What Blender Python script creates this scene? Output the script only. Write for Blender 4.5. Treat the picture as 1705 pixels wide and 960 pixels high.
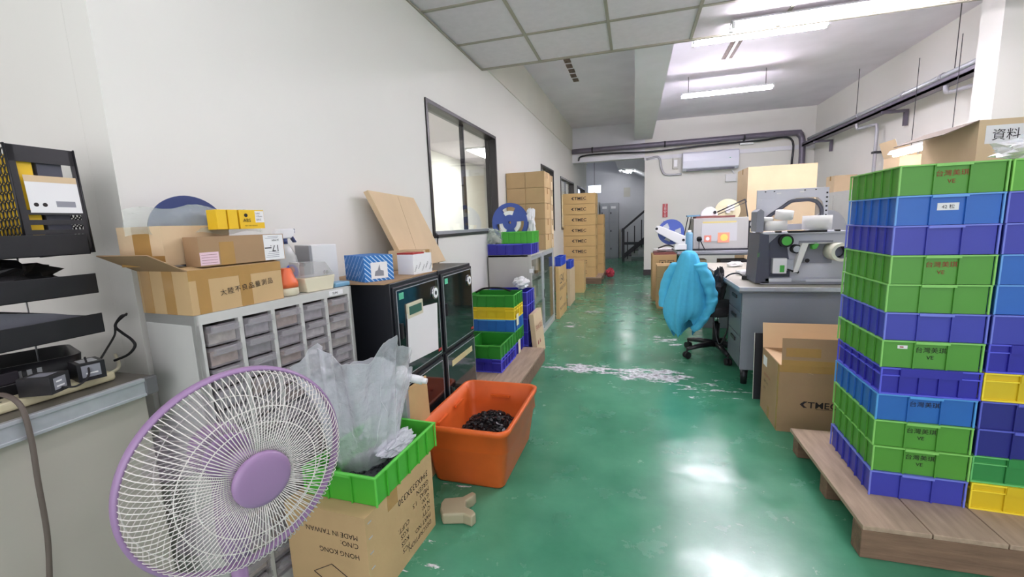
import bpy, bmesh, math, random
from mathutils import Vector, Matrix, Euler, noise
R = math.radians
PI = math.pi
sc = bpy.context.scene
col = sc.collection
for o in list(bpy.data.objects): bpy.data.objects.remove(o)
rnd = random.Random(7)

# ------------------------------------------------------------ camera, world, exposure
up = Vector((-176, 4720, 712)).normalized()
fw = Vector((203, 115, -712)); fw = (fw - fw.dot(up) * up).normalized()
rt = fw.cross(up)
cam = bpy.data.cameras.new('camera'); camo = bpy.data.objects.new('camera', cam); col.objects.link(camo)
cam.sensor_width = 36; cam.lens = 712 / 1705 * 36; cam.clip_start = .02
M3 = Matrix((rt, fw, up))                       # world = M3 @ camera space
camo.matrix_world = Matrix.Translation((0, 0, 1.25)) @ M3.to_4x4()
sc.camera = camo
w = bpy.data.worlds.new('world'); sc.world = w; w.use_nodes = True
w.node_tree.nodes['Background'].inputs[0].default_value = (.95, .93, 1, 1)
w.node_tree.nodes['Background'].inputs[1].default_value = 1.5  # bright world added as soft fill through the open end behind the camera
sc.view_settings.view_transform = 'Standard'; sc.view_settings.look = 'None'
sc.view_settings.gamma = 1; sc.view_settings.use_curve_mapping = False
sc.view_settings.exposure = 0.95
TUBE = 62.0        # fluorescent tube emission strength
PANEL = 6.5

# ------------------------------------------------------------ materials
def lin(c): return tuple((v / 255 / 12.92 if v / 255 <= .04045 else ((v / 255 + .055) / 1.055) ** 2.4) for v in c)
MATS = {}
def mat(name, c, rough=.5, metal=0, var=0, scale=8, bump=0, bscale=40, alpha=None, emit=0, spec=.5, stretch=None, coat=0):
    if name in MATS: return MATS[name]
    m = bpy.data.materials.new(name); m.use_nodes = True; MATS[name] = m
    nt = m.node_tree; b = nt.nodes['Principled BSDF']; L = lin(c)
    b.inputs['Base Color'].default_value = (*L, 1); b.inputs['Roughness'].default_value = rough
    b.inputs['Metallic'].default_value = metal; b.inputs['Specular IOR Level'].default_value = spec
    if coat: b.inputs['Coat Weight'].default_value = coat
    if var or bump:
        tc = nt.nodes.new('ShaderNodeTexCoord'); mp = nt.nodes.new('ShaderNodeMapping')
        if stretch: mp.inputs['Scale'].default_value = stretch
        nt.links.new(tc.outputs['Object'], mp.inputs[0])
    if var:
        n = nt.nodes.new('ShaderNodeTexNoise'); n.inputs['Scale'].default_value = scale; n.inputs['Detail'].default_value = 6
        r = nt.nodes.new('ShaderNodeValToRGB')
        r.color_ramp.elements[0].position = .3; r.color_ramp.elements[1].position = .7
        r.color_ramp.elements[0].color = (*[v * (1 - var) for v in L], 1)
        r.color_ramp.elements[1].color = (*[min(1, v * (1 + var * .6)) for v in L], 1)
        nt.links.new(mp.outputs[0], n.inputs['Vector']); nt.links.new(n.outputs[0], r.inputs[0])
        nt.links.new(r.outputs[0], b.inputs['Base Color'])
    if bump:
        n2 = nt.nodes.new('ShaderNodeTexNoise'); n2.inputs['Scale'].default_value = bscale; n2.inputs['Detail'].default_value = 4
        bp = nt.nodes.new('ShaderNodeBump'); bp.inputs['Strength'].default_value = bump; bp.inputs['Distance'].default_value = .01
        nt.links.new(mp.outputs[0], n2.inputs['Vector']); nt.links.new(n2.outputs[0], bp.inputs['Height'])
        nt.links.new(bp.outputs[0], b.inputs['Normal'])
    if emit:
        b.inputs['Emission Color'].default_value = (*L, 1); b.inputs['Emission Strength'].default_value = emit
    if alpha is not None:
        b.inputs['Alpha'].default_value = alpha
    return m

wallm = mat('white_wall_paint', (229, 228, 221), .75, var=.02, scale=1.5, bump=.06, bscale=12)
uppm = mat('cream_wall_paint', (226, 223, 212), .75, var=.04, scale=1.5)
ceilm = mat('white_ceiling_plaster', (238, 233, 242), .8, var=.06, scale=2.5, bump=.15, bscale=9)
beamm = mat('beam_plaster', (232, 232, 237), .8, var=.04, scale=3, bump=.1, bscale=9)
tilem = mat('ceiling_tile', (226, 219, 224), .9, var=.04, scale=20)
gridm = mat('ceiling_grid_metal', (160, 155, 140), .5)
blackf = mat('black_window_frame', (38, 34, 34), .35)
darkbase = mat('dark_baseboard', (50, 40, 45), .5)
card = mat('kraft_cardboard', (196, 166, 120), .85, var=.07, scale=5, bump=.1, bscale=30)
card2 = mat('pale_kraft_cardboard', (214, 190, 154), .85, var=.06, scale=5, bump=.08)
card3 = mat('brown_cardboard', (164, 134, 100), .85, var=.07, scale=5, bump=.08)
card4 = mat('golden_cardboard', (205, 172, 116), .8, var=.06, scale=5, bump=.05)
cardin = mat('cardboard_inside', (222, 190, 150), .9, var=.04)
tape = mat('brown_packing_tape', (176, 138, 82), .25, var=.05, scale=20)
ink = mat('black_ink', (35, 28, 28), .7)
inkred = mat('red_ink', (150, 55, 50), .7)
paper = mat('white_paper', (232, 232, 232), .8)
creamp = mat('cream_paper', (235, 232, 200), .8)
greym = mat('grey_painted_steel', (190, 188, 180), .45, var=.03)
lgrey = mat('light_grey_steel', (198, 199, 194), .45, var=.04, scale=6)
beige = mat('beige_plastic', (214, 208, 182), .4)
blackp = mat('black_plastic', (28, 28, 32), .4, bump=.03)
blackpd = mat('black_painted_steel', (24, 26, 32), .35)
blackg = mat('black_glass_door', (22, 26, 30), .06, spec=.8)
rubber = mat('black_rubber', (22, 22, 24), .6)
alu = mat('aluminium', (192, 196, 200), .35, .45, var=.08, scale=30)
chrome = mat('chrome', (215, 215, 218), .12, 1)
wood = mat('worn_grey_wood', (172, 150, 128), .75, var=.22, scale=5, stretch=(8, 1, 8), bump=.25, bscale=14)
woodx = mat('worn_brown_wood', (126, 100, 80), .75, var=.25, scale=5, stretch=(1, 8, 8), bump=.25, bscale=14)
ply = mat('pine_board', (206, 172, 120), .7, var=.08, scale=6)
purple = mat('lilac_plastic', (156, 126, 166), .35, var=.03)
wirew = mat('white_coated_wire', (226, 222, 216), .4)
blade = mat('smoky_fan_blade', (165, 145, 170), .3, alpha=.22)
screw = mat('dark_metal', (60, 60, 64), .4, .7)
orange = mat('orange_plastic', (226, 104, 40), .45, var=.12, scale=6)
white = mat('white_plastic', (230, 231, 232), .35)
cyan = mat('cyan_cloth', (78, 182, 220), .85, var=.05, scale=30, bump=.12, bscale=60)
chairm = mat('black_chair_fabric', (40, 39, 42), .9, var=.15, scale=60)
deskm = mat('grey_desk_panel', (140, 144, 152), .45, var=.06, scale=4)
deskd = mat('dark_grey_drawer_face', (92, 98, 108), .3, var=.05)
desktop = mat('worn_desk_top', (176, 172, 158), .45, var=.12, scale=6)
deskedge = mat('desk_edge_band', (108, 112, 116), .3, .3)
prn = mat('printer_grey', (205, 207, 214), .45)
prnd = mat('printer_dark_grey', (78, 80, 92), .4)
prnm = mat('printer_mid_grey', (140, 142, 150), .45)
greenk = mat('green_plastic_knob', (84, 182, 72), .4)
paperroll = mat('label_paper', (236, 236, 232), .7)
rollw = mat('waxed_label_paper', (226, 226, 206), .5)
navy = mat('navy_plastic', (48, 62, 110), .35)
reelb = mat('blue_reel_plastic', (62, 84, 160), .4)
yellow = mat('yellow_carton', (232, 190, 30), .5)
redp = mat('red_plastic', (170, 40, 40), .5)
sky = mat('steel_blue_plastic', (110, 158, 186), .4)
blueprint = mat('blue_printed_card', (40, 116, 190), .5)
palepr = mat('pale_blue_print', (190, 214, 240), .6)
orangep = mat('orange_soft_plastic', (226, 108, 62), .45)
steelb = mat('grey_pipe_paint', (112, 106, 120), .4, .2, var=.12, scale=9)
pipew = mat('grey_conduit', (176, 176, 182), .4, .2)
acm = mat('air_conditioner_white', (226, 229, 242), .25)
greenmetal = mat('green_painted_steel', (70, 110, 84), .5)
maroon = mat('maroon_board', (120, 70, 66), .6)
locker = mat('locker_grey', (164, 166, 172), .4, var=.03)
stairm = mat('stair_wall_grey', (205, 206, 212), .8, var=.04, scale=2)
stairdark = mat('dark_stair_wood', (54, 50, 58), .5)
riser = mat('pale_stair_riser', (176, 178, 180), .6)
tubem = mat('lit_tube', (250, 243, 255), .5, emit=TUBE)
panelm = mat('lit_diffuser', (250, 243, 255), .5, emit=PANEL)
signm = mat('lit_sign_face', (225, 235, 255), .5, emit=1.6)
lcd = mat('lcd_green', (60, 100, 86), .3)
mint = mat('mint_label', (90, 190, 150), .5)
blackparts = mat('small_black_parts', (26, 26, 28), .35)
greyparts = mat('dark_parts', (58, 60, 66), .35)
rust = mat('rusty_metal_trim', (120, 100, 92), .7, var=.5, scale=30)
outlet = mat('ivory_plastic', (220, 212, 176), .45)
pink = mat('pink_paper', (226, 196, 206), .8)

def schlick(nt):
    lw = nt.nodes.new('ShaderNodeLayerWeight'); lw.inputs[0].default_value = .5
    pw = nt.nodes.new('ShaderNodeMath'); pw.operation = 'POWER'; pw.inputs[1].default_value = 5; nt.links.new(lw.outputs['Facing'], pw.inputs[0])
    ml = nt.nodes.new('ShaderNodeMath'); ml.operation = 'MULTIPLY_ADD'; ml.inputs[1].default_value = .9; ml.inputs[2].default_value = .04; nt.links.new(pw.outputs[0], ml.inputs[0])
    return lw, ml
def clear(name, tint, alpha, rough=.12, bumps=.0, film=False):
    if name in MATS: return MATS[name]
    m = bpy.data.materials.new(name); m.use_nodes = True; MATS[name] = m
    nt = m.node_tree; nt.nodes.clear()
    out = nt.nodes.new('ShaderNodeOutputMaterial'); mx = nt.nodes.new('ShaderNodeMixShader')
    tr = nt.nodes.new('ShaderNodeBsdfTransparent'); pb = nt.nodes.new('ShaderNodeBsdfPrincipled')
    L = lin(tint); pb.inputs['Base Color'].default_value = (*L, 1); pb.inputs['Roughness'].default_value = rough
    pb.inputs['Specular IOR Level'].default_value = .9
    fl, fr = schlick(nt)
    ad = nt.nodes.new('ShaderNodeMath'); ad.operation = 'ADD'; ad.inputs[1].default_value = alpha; ad.use_clamp = True
    if film:
        lw = nt.nodes.new('ShaderNodeLayerWeight'); lw.inputs[0].default_value = .5; pw = nt.nodes.new('ShaderNodeMath'); pw.operation = 'POWER'; pw.inputs[1].default_value = 2.2
        ml = nt.nodes.new('ShaderNodeMath'); ml.operation = 'MULTIPLY_ADD'; ml.inputs[1].default_value = .16
        nt.links.new(lw.outputs['Facing'], pw.inputs[0]); nt.links.new(pw.outputs[0], ml.inputs[0]); nt.links.new(fr.outputs[0], ml.inputs[2]); nt.links.new(ml.outputs[0], ad.inputs[0])
    else: nt.links.new(fr.outputs[0], ad.inputs[0]); nt.links.new(ad.outputs[0], mx.inputs[0])
    nt.links.new(tr.outputs[0], mx.inputs[1]); nt.links.new(pb.outputs[0], mx.inputs[2]); nt.links.new(mx.outputs[0], out.inputs[0])
    if bumps:
        tc = nt.nodes.new('ShaderNodeTexCoord'); n = nt.nodes.new('ShaderNodeTexNoise'); n.inputs['Scale'].default_value = 22; n.inputs['Detail'].default_value = 5
        bp = nt.nodes.new('ShaderNodeBump'); bp.inputs['Strength'].default_value = bumps; bp.inputs['Distance'].default_value = .02
        nt.links.new(tc.outputs['Object'], n.inputs[0]); nt.links.new(n.outputs[0], bp.inputs['Height']); nt.links.new(bp.outputs[0], pb.inputs['Normal']); nt.links.new(bp.outputs[0], fl.inputs[1])
    return m
bagm = clear('clear_plastic_film', (240, 242, 250), .03, .07, .8, True)
bagg = clear('greenish_plastic_film', (196, 208, 196), .35, .2, .7)
smoke = clear('smoky_drawer_plastic', (196, 192, 196), .16, .2, .2)
lidc = clear('clear_box_lid', (205, 205, 205), .30, .15)
lensm = clear('amber_printer_window', (170, 140, 110), .18, .08)

def glass(name, tint, refl=.03, rough=.02):
    m = bpy.data.materials.new(name); m.use_nodes = True; MATS[name] = m
    nt = m.node_tree; nt.nodes.clear(); out = nt.nodes.new('ShaderNodeOutputMaterial'); mx = nt.nodes.new('ShaderNodeMixShader')
    tr = nt.nodes.new('ShaderNodeBsdfTransparent'); tr.inputs[0].default_value = (*tint, 1); gl = nt.nodes.new('ShaderNodeBsdfGlossy'); gl.inputs['Roughness'].default_value = rough
    fl, fr = schlick(nt); ad = nt.nodes.new('ShaderNodeMath'); ad.operation = 'ADD'; ad.inputs[1].default_value = refl; ad.use_clamp = True
    nt.links.new(fr.outputs[0], ad.inputs[0]); nt.links.new(ad.outputs[0], mx.inputs[0]); nt.links.new(tr.outputs[0], mx.inputs[1]); nt.links.new(gl.outputs[0], mx.inputs[2]); nt.links.new(mx.outputs[0], out.inputs[0])
    return m
glassm = glass('window_pane_glass', (.97, .985, .98))
cabglass = glass('cabinet_pane_glass', (.95, .97, .96), .04)

def floor_material():
    m = bpy.data.materials.new('green_epoxy_floor'); m.use_nodes = True
    nt = m.node_tree; N = nt.nodes; Lk = nt.links; b = N['Principled BSDF']
    tc = N.new('ShaderNodeTexCoord')
    def noi(s, d=6, st=None, rough=.6):
        mp = N.new('ShaderNodeMapping')
        if st: mp.inputs['Scale'].default_value = st
        n = N.new('ShaderNodeTexNoise'); n.inputs['Scale'].default_value = s; n.inputs['Detail'].default_value = d; n.inputs['Roughness'].default_value = rough
        Lk.new(tc.outputs['Object'], mp.inputs[0]); Lk.new(mp.outputs[0], n.inputs[0]); return n
    def ramp(src, a, bb, ca, cb):
        r = N.new('ShaderNodeValToRGB'); r.color_ramp.elements[0].position = a; r.color_ramp.elements[1].position = bb
        r.color_ramp.elements[0].color = (*ca, 1); r.color_ramp.elements[1].color = (*cb, 1); Lk.new(src, r.inputs[0]); return r
    def math_(op, a, bq):
        q = N.new('ShaderNodeMath'); q.operation = op; q.use_clamp = True
        for i, v in enumerate((a, bq)):
            if isinstance(v, (int, float)): q.inputs[i].default_value = v
            else: Lk.new(v, q.inputs[i])
        return q.outputs[0]
    base = ramp(noi(2.2).outputs[0], .3, .72, lin((50, 120, 90)), lin((84, 154, 120)))
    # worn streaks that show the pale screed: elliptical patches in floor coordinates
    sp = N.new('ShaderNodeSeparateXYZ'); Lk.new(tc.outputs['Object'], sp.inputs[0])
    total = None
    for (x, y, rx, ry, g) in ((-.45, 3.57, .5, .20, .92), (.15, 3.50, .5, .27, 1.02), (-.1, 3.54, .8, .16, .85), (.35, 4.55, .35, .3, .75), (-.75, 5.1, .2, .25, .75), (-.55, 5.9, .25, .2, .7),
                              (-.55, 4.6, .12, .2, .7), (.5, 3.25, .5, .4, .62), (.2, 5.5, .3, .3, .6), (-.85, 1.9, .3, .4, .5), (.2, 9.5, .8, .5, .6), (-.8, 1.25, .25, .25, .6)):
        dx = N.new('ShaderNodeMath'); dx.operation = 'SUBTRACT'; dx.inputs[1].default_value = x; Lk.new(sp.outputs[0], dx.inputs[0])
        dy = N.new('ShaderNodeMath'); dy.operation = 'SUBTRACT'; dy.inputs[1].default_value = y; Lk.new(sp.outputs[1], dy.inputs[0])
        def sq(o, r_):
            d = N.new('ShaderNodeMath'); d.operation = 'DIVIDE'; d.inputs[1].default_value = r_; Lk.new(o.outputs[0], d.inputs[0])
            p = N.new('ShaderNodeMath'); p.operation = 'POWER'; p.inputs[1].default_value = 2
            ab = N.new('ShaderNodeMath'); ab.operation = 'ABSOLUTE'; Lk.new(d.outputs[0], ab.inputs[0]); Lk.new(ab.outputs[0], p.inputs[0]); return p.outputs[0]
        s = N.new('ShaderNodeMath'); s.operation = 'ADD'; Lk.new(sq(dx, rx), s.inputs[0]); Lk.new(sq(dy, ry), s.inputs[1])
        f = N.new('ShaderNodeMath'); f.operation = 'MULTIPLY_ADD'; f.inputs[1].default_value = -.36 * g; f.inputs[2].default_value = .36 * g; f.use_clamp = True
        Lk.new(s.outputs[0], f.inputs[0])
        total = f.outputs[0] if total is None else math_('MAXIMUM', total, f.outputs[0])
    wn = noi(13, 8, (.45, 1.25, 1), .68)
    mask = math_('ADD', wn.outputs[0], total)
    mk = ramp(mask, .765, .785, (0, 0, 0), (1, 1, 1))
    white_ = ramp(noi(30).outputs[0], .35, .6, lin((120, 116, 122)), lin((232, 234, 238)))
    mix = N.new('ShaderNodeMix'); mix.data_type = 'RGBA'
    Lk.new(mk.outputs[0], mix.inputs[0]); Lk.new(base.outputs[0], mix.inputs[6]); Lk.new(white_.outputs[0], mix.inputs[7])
    # small pale specks and dark scuffs
    sk = ramp(noi(55, 2).outputs[0], .80, .81, (0, 0, 0), (1, 1, 1))
    mix2 = N.new('ShaderNodeMix'); mix2.data_type = 'RGBA'; Lk.new(sk.outputs[0], mix2.inputs[0]); Lk.new(mix.outputs[2], mix2.inputs[6]); mix2.inputs[7].default_value = (*lin((190, 205, 198)), 1)
    dk = ramp(noi(4.5, 8, (1, .5, 1), .75).outputs[0], .66, .76, (0, 0, 0), (.5, .5, .5))
    mix3 = N.new('ShaderNodeMix'); mix3.data_type = 'RGBA'; Lk.new(dk.outputs[0], mix3.inputs[0]); Lk.new(mix2.outputs[2], mix3.inputs[6]); mix3.inputs[7].default_value = (*lin((30, 72, 56)), 1)
    Lk.new(mix3.outputs[2], b.inputs['Base Color'])
    rr = ramp(noi(5, 8).outputs[0], .3, .75, (.14, .14, .14), (.34, .34, .34))
    rm = N.new('ShaderNodeMix'); rm.data_type = 'RGBA'; Lk.new(mk.outputs[0], rm.inputs[0]); Lk.new(rr.outputs[0], rm.inputs[6]); rm.inputs[7].default_value = (.6, .6, .6, 1)
    Lk.new(rm.outputs[2], b.inputs['Roughness']); b.inputs['Specular IOR Level'].default_value = .6
    bp = N.new('ShaderNodeBump'); bp.inputs['Strength'].default_value = .12; bp.inputs['Distance'].default_value = .01
    Lk.new(noi(7, 6).outputs[0], bp.inputs['Height']); Lk.new(bp.outputs[0], b.inputs['Normal'])
    return m

# ------------------------------------------------------------ mesh builder
I4 = Matrix.Identity(4)
def text_mesh(s, size, align='LEFT', bold=0):
    cu = bpy.data.curves.new('lettering', 'FONT'); cu.body = s; cu.size = size; cu.align_x = align; cu.resolution_u = 2; cu.offset = bold
    o = bpy.data.objects.new('lettering', cu); col.objects.link(o)
    me = bpy.data.meshes.new_from_object(o.evaluated_get(bpy.context.evaluated_depsgraph_get()))
    bpy.data.objects.remove(o); bpy.data.curves.remove(cu); return me
def frame(o, x, y):
    x = Vector(x).normalized(); y = Vector(y); y = (y - y.dot(x) * x).normalized(); z = x.cross(y)
    return Matrix.Translation(o) @ Matrix((x, y, z)).transposed().to_4x4()
class MB:
    def __init__(s): s.bm = bmesh.new(); s.mats = [None]
    def mi(s, m):
        if m is None: return 0
        if m not in s.mats[1:]: s.mats.append(m)
        return s.mats.index(m, 1)
    def face(s, vs, i, smooth=False):
        try: f = s.bm.faces.new(vs); f.material_index = i; f.smooth = smooth; return f
        except ValueError: return None
    def box(s, x0, y0, z0, x1, y1, z1, m=None, T=I4, taper=0):
        i = s.mi(m); t = taper
        P = [(x0 + t, y0 + t, z0), (x1 - t, y0 + t, z0), (x1 - t, y1 - t, z0), (x0 + t, y1 - t, z0), (x0, y0, z1), (x1, y0, z1), (x1, y1, z1), (x0, y1, z1)]
        v = [s.bm.verts.new(T @ Vector(p)) for p in P]
        for f in ((3, 2, 1, 0), (4, 5, 6, 7), (0, 1, 5, 4), (1, 2, 6, 5), (2, 3, 7, 6), (3, 0, 4, 7)): s.face([v[k] for k in f], i)
        return s
    def prism(s, pts, a, b, m=None, T=I4, axis='y'):
        i = s.mi(m)
        def mk(p, h): return T @ (Vector((p[0], h, p[1])) if axis == 'y' else Vector((h, p[0], p[1])) if axis == 'x' else Vector((p[0], p[1], h)))
        A = [s.bm.verts.new(mk(p, a)) for p in pts]; B = [s.bm.verts.new(mk(p, b)) for p in pts]; n = len(pts)
        s.face(A, i); s.face(B[::-1], i)
        for k in range(n): s.face([A[k], B[k], B[(k + 1) % n], A[(k + 1) % n]], i)
        return s
    def cyl(s, p0, p1, r0, m=None, r1=None, n=16, T=I4, cap=True):
        r1 = r0 if r1 is None else r1; i = s.mi(m); p0 = Vector(p0); p1 = Vector(p1); d = (p1 - p0).normalized()
        a = d.orthogonal().normalized(); b = d.cross(a)
        A = []; B = []
        for k in range(n):
            t = 2 * PI * k / n; u = a * math.cos(t) + b * math.sin(t)
            A.append(s.bm.verts.new(T @ (p0 + u * r0))); B.append(s.bm.verts.new(T @ (p1 + u * r1)))
        for k in range(n): s.face([A[k], A[(k + 1) % n], B[(k + 1) % n], B[k]], i, True)
        if cap: s.face(A[::-1], i); s.face(B, i)
        return s
    def ring(s, p0, p1, ro, ri, m=None, n=32, T=I4, mi_in=None):
        i = s.mi(m); j = s.mi(mi_in) if mi_in else i; p0 = Vector(p0); p1 = Vector(p1); d = (p1 - p0).normalized(); a = d.orthogonal().normalized(); b = d.cross(a); V = []
        for k in range(n):
            t = 2 * PI * k / n; u = a * math.cos(t) + b * math.sin(t)
            V.append([s.bm.verts.new(T @ q) for q in (p0 + u * ro, p1 + u * ro, p1 + u * ri, p0 + u * ri)])
        for k in range(n):
            A = V[k]; B = V[(k + 1) % n]
            for e in range(4): s.face([A[e], B[e], B[(e + 1) % 4], A[(e + 1) % 4]], j if e == 2 else i, e in (0, 2))
        return s
    def tube(s, pts, r, m=None, n=6, T=I4, closed=False, cap=True):
        i = s.mi(m); pts = [Vector(p) for p in pts]; N = len(pts); rings = []; a = None
        for k, p in enumerate(pts):
            if closed: d = (pts[(k + 1) % N] - pts[k - 1]).normalized()
            else: d = (pts[min(k + 1, N - 1)] - pts[max(k - 1, 0)]).normalized()
            a = d.orthogonal().normalized() if a is None else (a - a.dot(d) * d).normalized()
            b = d.cross(a); rr = r[k] if isinstance(r, (list, tuple)) else r
            rings.append([s.bm.verts.new(T @ (p + (a * math.cos(2 * PI * q / n) + b * math.sin(2 * PI * q / n)) * rr)) for q in range(n)])
        for k in range(N if closed else N - 1):
            A = rings[k]; B = rings[(k + 1) % N]
            for q in range(n): s.face([A[q], A[(q + 1) % n], B[(q + 1) % n], B[q]], i, True)
        if not closed and cap: s.face(rings[0][::-1], i); s.face(rings[-1], i)
        return s
    def loft(s, rings, m=None, T=I4, cap0=True, cap1=True, smooth=True, closed=True):
        i = s.mi(m); V = [[s.bm.verts.new(T @ Vector(p)) for p in rg] for rg in rings]; n = len(V[0])
        for A, B in zip(V, V[1:]):
            for q in range(n if closed else n - 1): s.face([A[q], A[(q + 1) % n], B[(q + 1) % n], B[q]], i, smooth)
        if closed and cap0: s.face(V[0][::-1], i)
        if closed and cap1: s.face(V[-1], i)
        return s
    def lathe(s, prof, m=None, n=24, T=I4):
        return s.loft([[(r * math.cos(2 * PI * k / n), r * math.sin(2 * PI * k / n), z) for k in range(n)] for r, z in prof], m, T, True, True)
    def sphere(s, c, r, m=None, T=I4, n=14, sc_=(1, 1, 1)):
        c = Vector(c); return s.loft([[c + Vector((max(.02, math.sin(a)) * r * sc_[0] * math.cos(2 * PI * k / n), max(.02, math.sin(a)) * r * sc_[1] * math.sin(2 * PI * k / n), -math.cos(a) * r * sc_[2])) for k in range(n)] for a in [PI * q / 8 for q in range(9)]], m, T)
    def quad(s, ps, m=None, T=I4): s.face([s.bm.verts.new(T @ Vector(p)) for p in ps], s.mi(m)); return s
    def text(s, str_, size, o, x, y, m=ink, T=I4, align='LEFT', off=.0008, sx=1, bold=0):
        me = text_mesh(str_, size, align, bold); F = T @ frame(Vector(o), x, y) @ Matrix.Translation((0, 0, off)) @ Matrix.Diagonal((sx, 1, 1, 1)); i = s.mi(m)
        vs = [s.bm.verts.new(F @ v.co) for v in me.vertices]
        for p in me.polygons: s.face([vs[k] for k in p.vertices], i)
        bpy.data.meshes.remove(me); return s
    def build(s, name, m=None, parent=None, bevel=0, loc=None, rot=None, seg=2, kind=None, label=None, fix=True):
        s.mats[0] = m or (s.mats[1] if len(s.mats) > 1 else greym)
        me = bpy.data.meshes.new(name)
        if fix: bmesh.ops.recalc_face_normals(s.bm, faces=s.bm.faces[:])
        s.bm.to_mesh(me); s.bm.free()
        for q in s.mats: me.materials.append(q)
        o = bpy.data.objects.new(name, me); col.objects.link(o)
        if parent: o.parent = parent
        if loc: o.location = loc
        if rot: o.rotation_euler = rot
        if bevel:
            bv = o.modifiers.new('b', 'BEVEL'); bv.width = bevel; bv.segments = seg; bv.limit_method = 'ANGLE'; bv.angle_limit = R(40)
        if kind: o['kind'] = kind
        if label: o['label'] = label
        return o
def thing(name, label, cat, loc=(0, 0, 0), rz=0, group=None, rot=None):
    o = bpy.data.objects.new(name, None); col.objects.link(o); o.empty_display_size = .05
    o.location = loc; o.rotation_euler = rot if rot else (0, 0, rz); o['label'] = label; o['category'] = cat
    if group: o['group'] = group
    return o
def tag(o, label, cat, group=None):
    o['label'] = label; o['category'] = cat
    if group: o['group'] = group
    return o
def dup(root, loc, rz=None, label=None, group=None):
    r = root.copy(); col.objects.link(r); r.location = loc
    if rz is not None: r.rotation_euler = (0, 0, rz)
    if label: r['label'] = label
    if group: r['group'] = group
    for ch in list(root.children):
        c = ch.copy(); col.objects.link(c); c.parent = r
        for g in list(ch.children):
            d = g.copy(); col.objects.link(d); d.parent = c
    return r
def struct(mb, name, m=None, bevel=0): return mb.build(name, m, None, bevel, kind='structure')
def rr(w, d, r, n=4):      # rounded rectangle, centred
    P = []
    for cx, cy, a0 in ((w / 2 - r, d / 2 - r, 0), (-w / 2 + r, d / 2 - r, 90), (-w / 2 + r, -d / 2 + r, 180), (w / 2 - r, -d / 2 + r, 270)):
        for k in range(n + 1):
            a = R(a0 + 90 * k / n); P.append((cx + r * math.cos(a), cy + r * math.sin(a)))
    return P
def bez(pts, n=8):         # Catmull-Rom through points
    P = [Vector(p) for p in pts]; P = [2 * P[0] - P[1]] + P + [2 * P[-1] - P[-2]]; out = []
    for i in range(1, len(P) - 2):
        for k in range(n):
            t = k / n; a, b, c, d = P[i - 1:i + 3]
            out.append(.5 * ((2 * b) + (-a + c) * t + (2 * a - 5 * b + 4 * c - d) * t * t + (-a + 3 * b - 3 * c + d) * t ** 3))
    out.append(P[-2]); return out

# ------------------------------------------------------------ setting
def WX(y): return -1.515 + .0165 * y           # face of the left partition
struct(MB().box(-4.2, -3.2, -.1, 4.2, 16.5, 0), 'floor', floor_material())
# left partition with openings for the windows
def wall_strip(mb, y0, y1, z0, z1, m, off=0, th=.1):
    a, b = WX(y0) + off, WX(y1) + off; i = mb.mi(m)
    P = [(a - th, y0), (a, y0), (b, y1), (b - th, y1)]
    mb.prism(P, z0, z1, m, axis='z')
W1 = (2.98, 4.56, 1.165, 2.18); W2 = (6.75, 7.75, 1.1, 2.16); W3 = (8.45, 10.15, 1.1, 2.13); W4 = (10.75, 12.2, 1.1, 2.12)
mb = MB(); y = .95
for a, b, z0, z1 in (W1, W2, W3, W4):
    wall_strip(mb, y, a, 0, 2.8, wallm); wall_strip(mb, a, b, 0, z0, wallm); wall_strip(mb, a, b, z1, 2.8, wallm); y = b
wall_strip(mb, y, 12.6, 0, 2.8, wallm)
struct(mb, 'wall_left')
mb = MB(); wall_strip(mb, 4.25, 12.6, 2.8, 3.3, uppm, .012); struct(mb, 'trim_1')
struct(MB().box(-4.2, .95, 0, -1.6, 1.05, 3.3, wallm), 'wall_front')          # return facing the camera
struct(MB().box(-2.3, -3.2, 0, -2.2, .95, 3.3, wallm), 'wall_back')
struct(MB().box(3.4, -3.2, 0, 3.5, 10.1, 3.3, wallm), 'wall_right')
struct(MB().box(.22, 10, 0, 3.4, 10.12, 3.3, wallm), 'wall_far')
struct(MB().box(-1.45, 10, 2.56, .22, 10.2, 3.3, beamm), 'trim_2')
struct(MB().box(.21, 9.985, 0, 1.2, 9.998, .13), 'baseboard_far', darkbase)
struct(MB().box(.205, 9.98, 2.50, 3.4, 9.998, 2.58, beamm), 'trim_3')
# rooms behind the partition windows, white office
mb = MB(); mb.box(-4.1, 1.06, 0, -4.0, 12.6, 2.8, wallm).box(-4.0, 12.5, 0, -1.5, 12.6, 2.8, wallm); struct(mb, 'wall_office'); struct(MB().box(-4.0, 1.06, .001, -1.62, 12.5, .012, mat('office_floor_tile', (205, 203, 198), .5)), 'floor_2')
struct(MB().box(-4.1, 1.06, 2.8, -1.7, 12.6, 2.85, tilem), 'ceiling_2')
# stair hall beyond the opening
struct(MB().box(-2.4, 15.0, 0, 1.6, 15.1, 3.6, stairm), 'wall_stair_hall')
struct(MB().box(-2.4, 12.6, 0, -2.3, 15, 3.6, stairm), 'wall_stair_left')
struct(MB().box(1.5, 10.2, 0, 1.6, 15, 3.6, stairm), 'wall_stair_right')
struct(MB().box(-2.4, 10.2, 3.5, 1.6, 15.1, 3.6, stairm), 'ceiling_3')
mb = MB(); mb.prism([(-.75, 3.5), (-.45, 2.75), (0, 2.72), (1.5, 2.0), (1.5, 2.2), (.1, 3.5)], 13.3, 14.9, beamm); struct(mb, 'trim_4')
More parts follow.
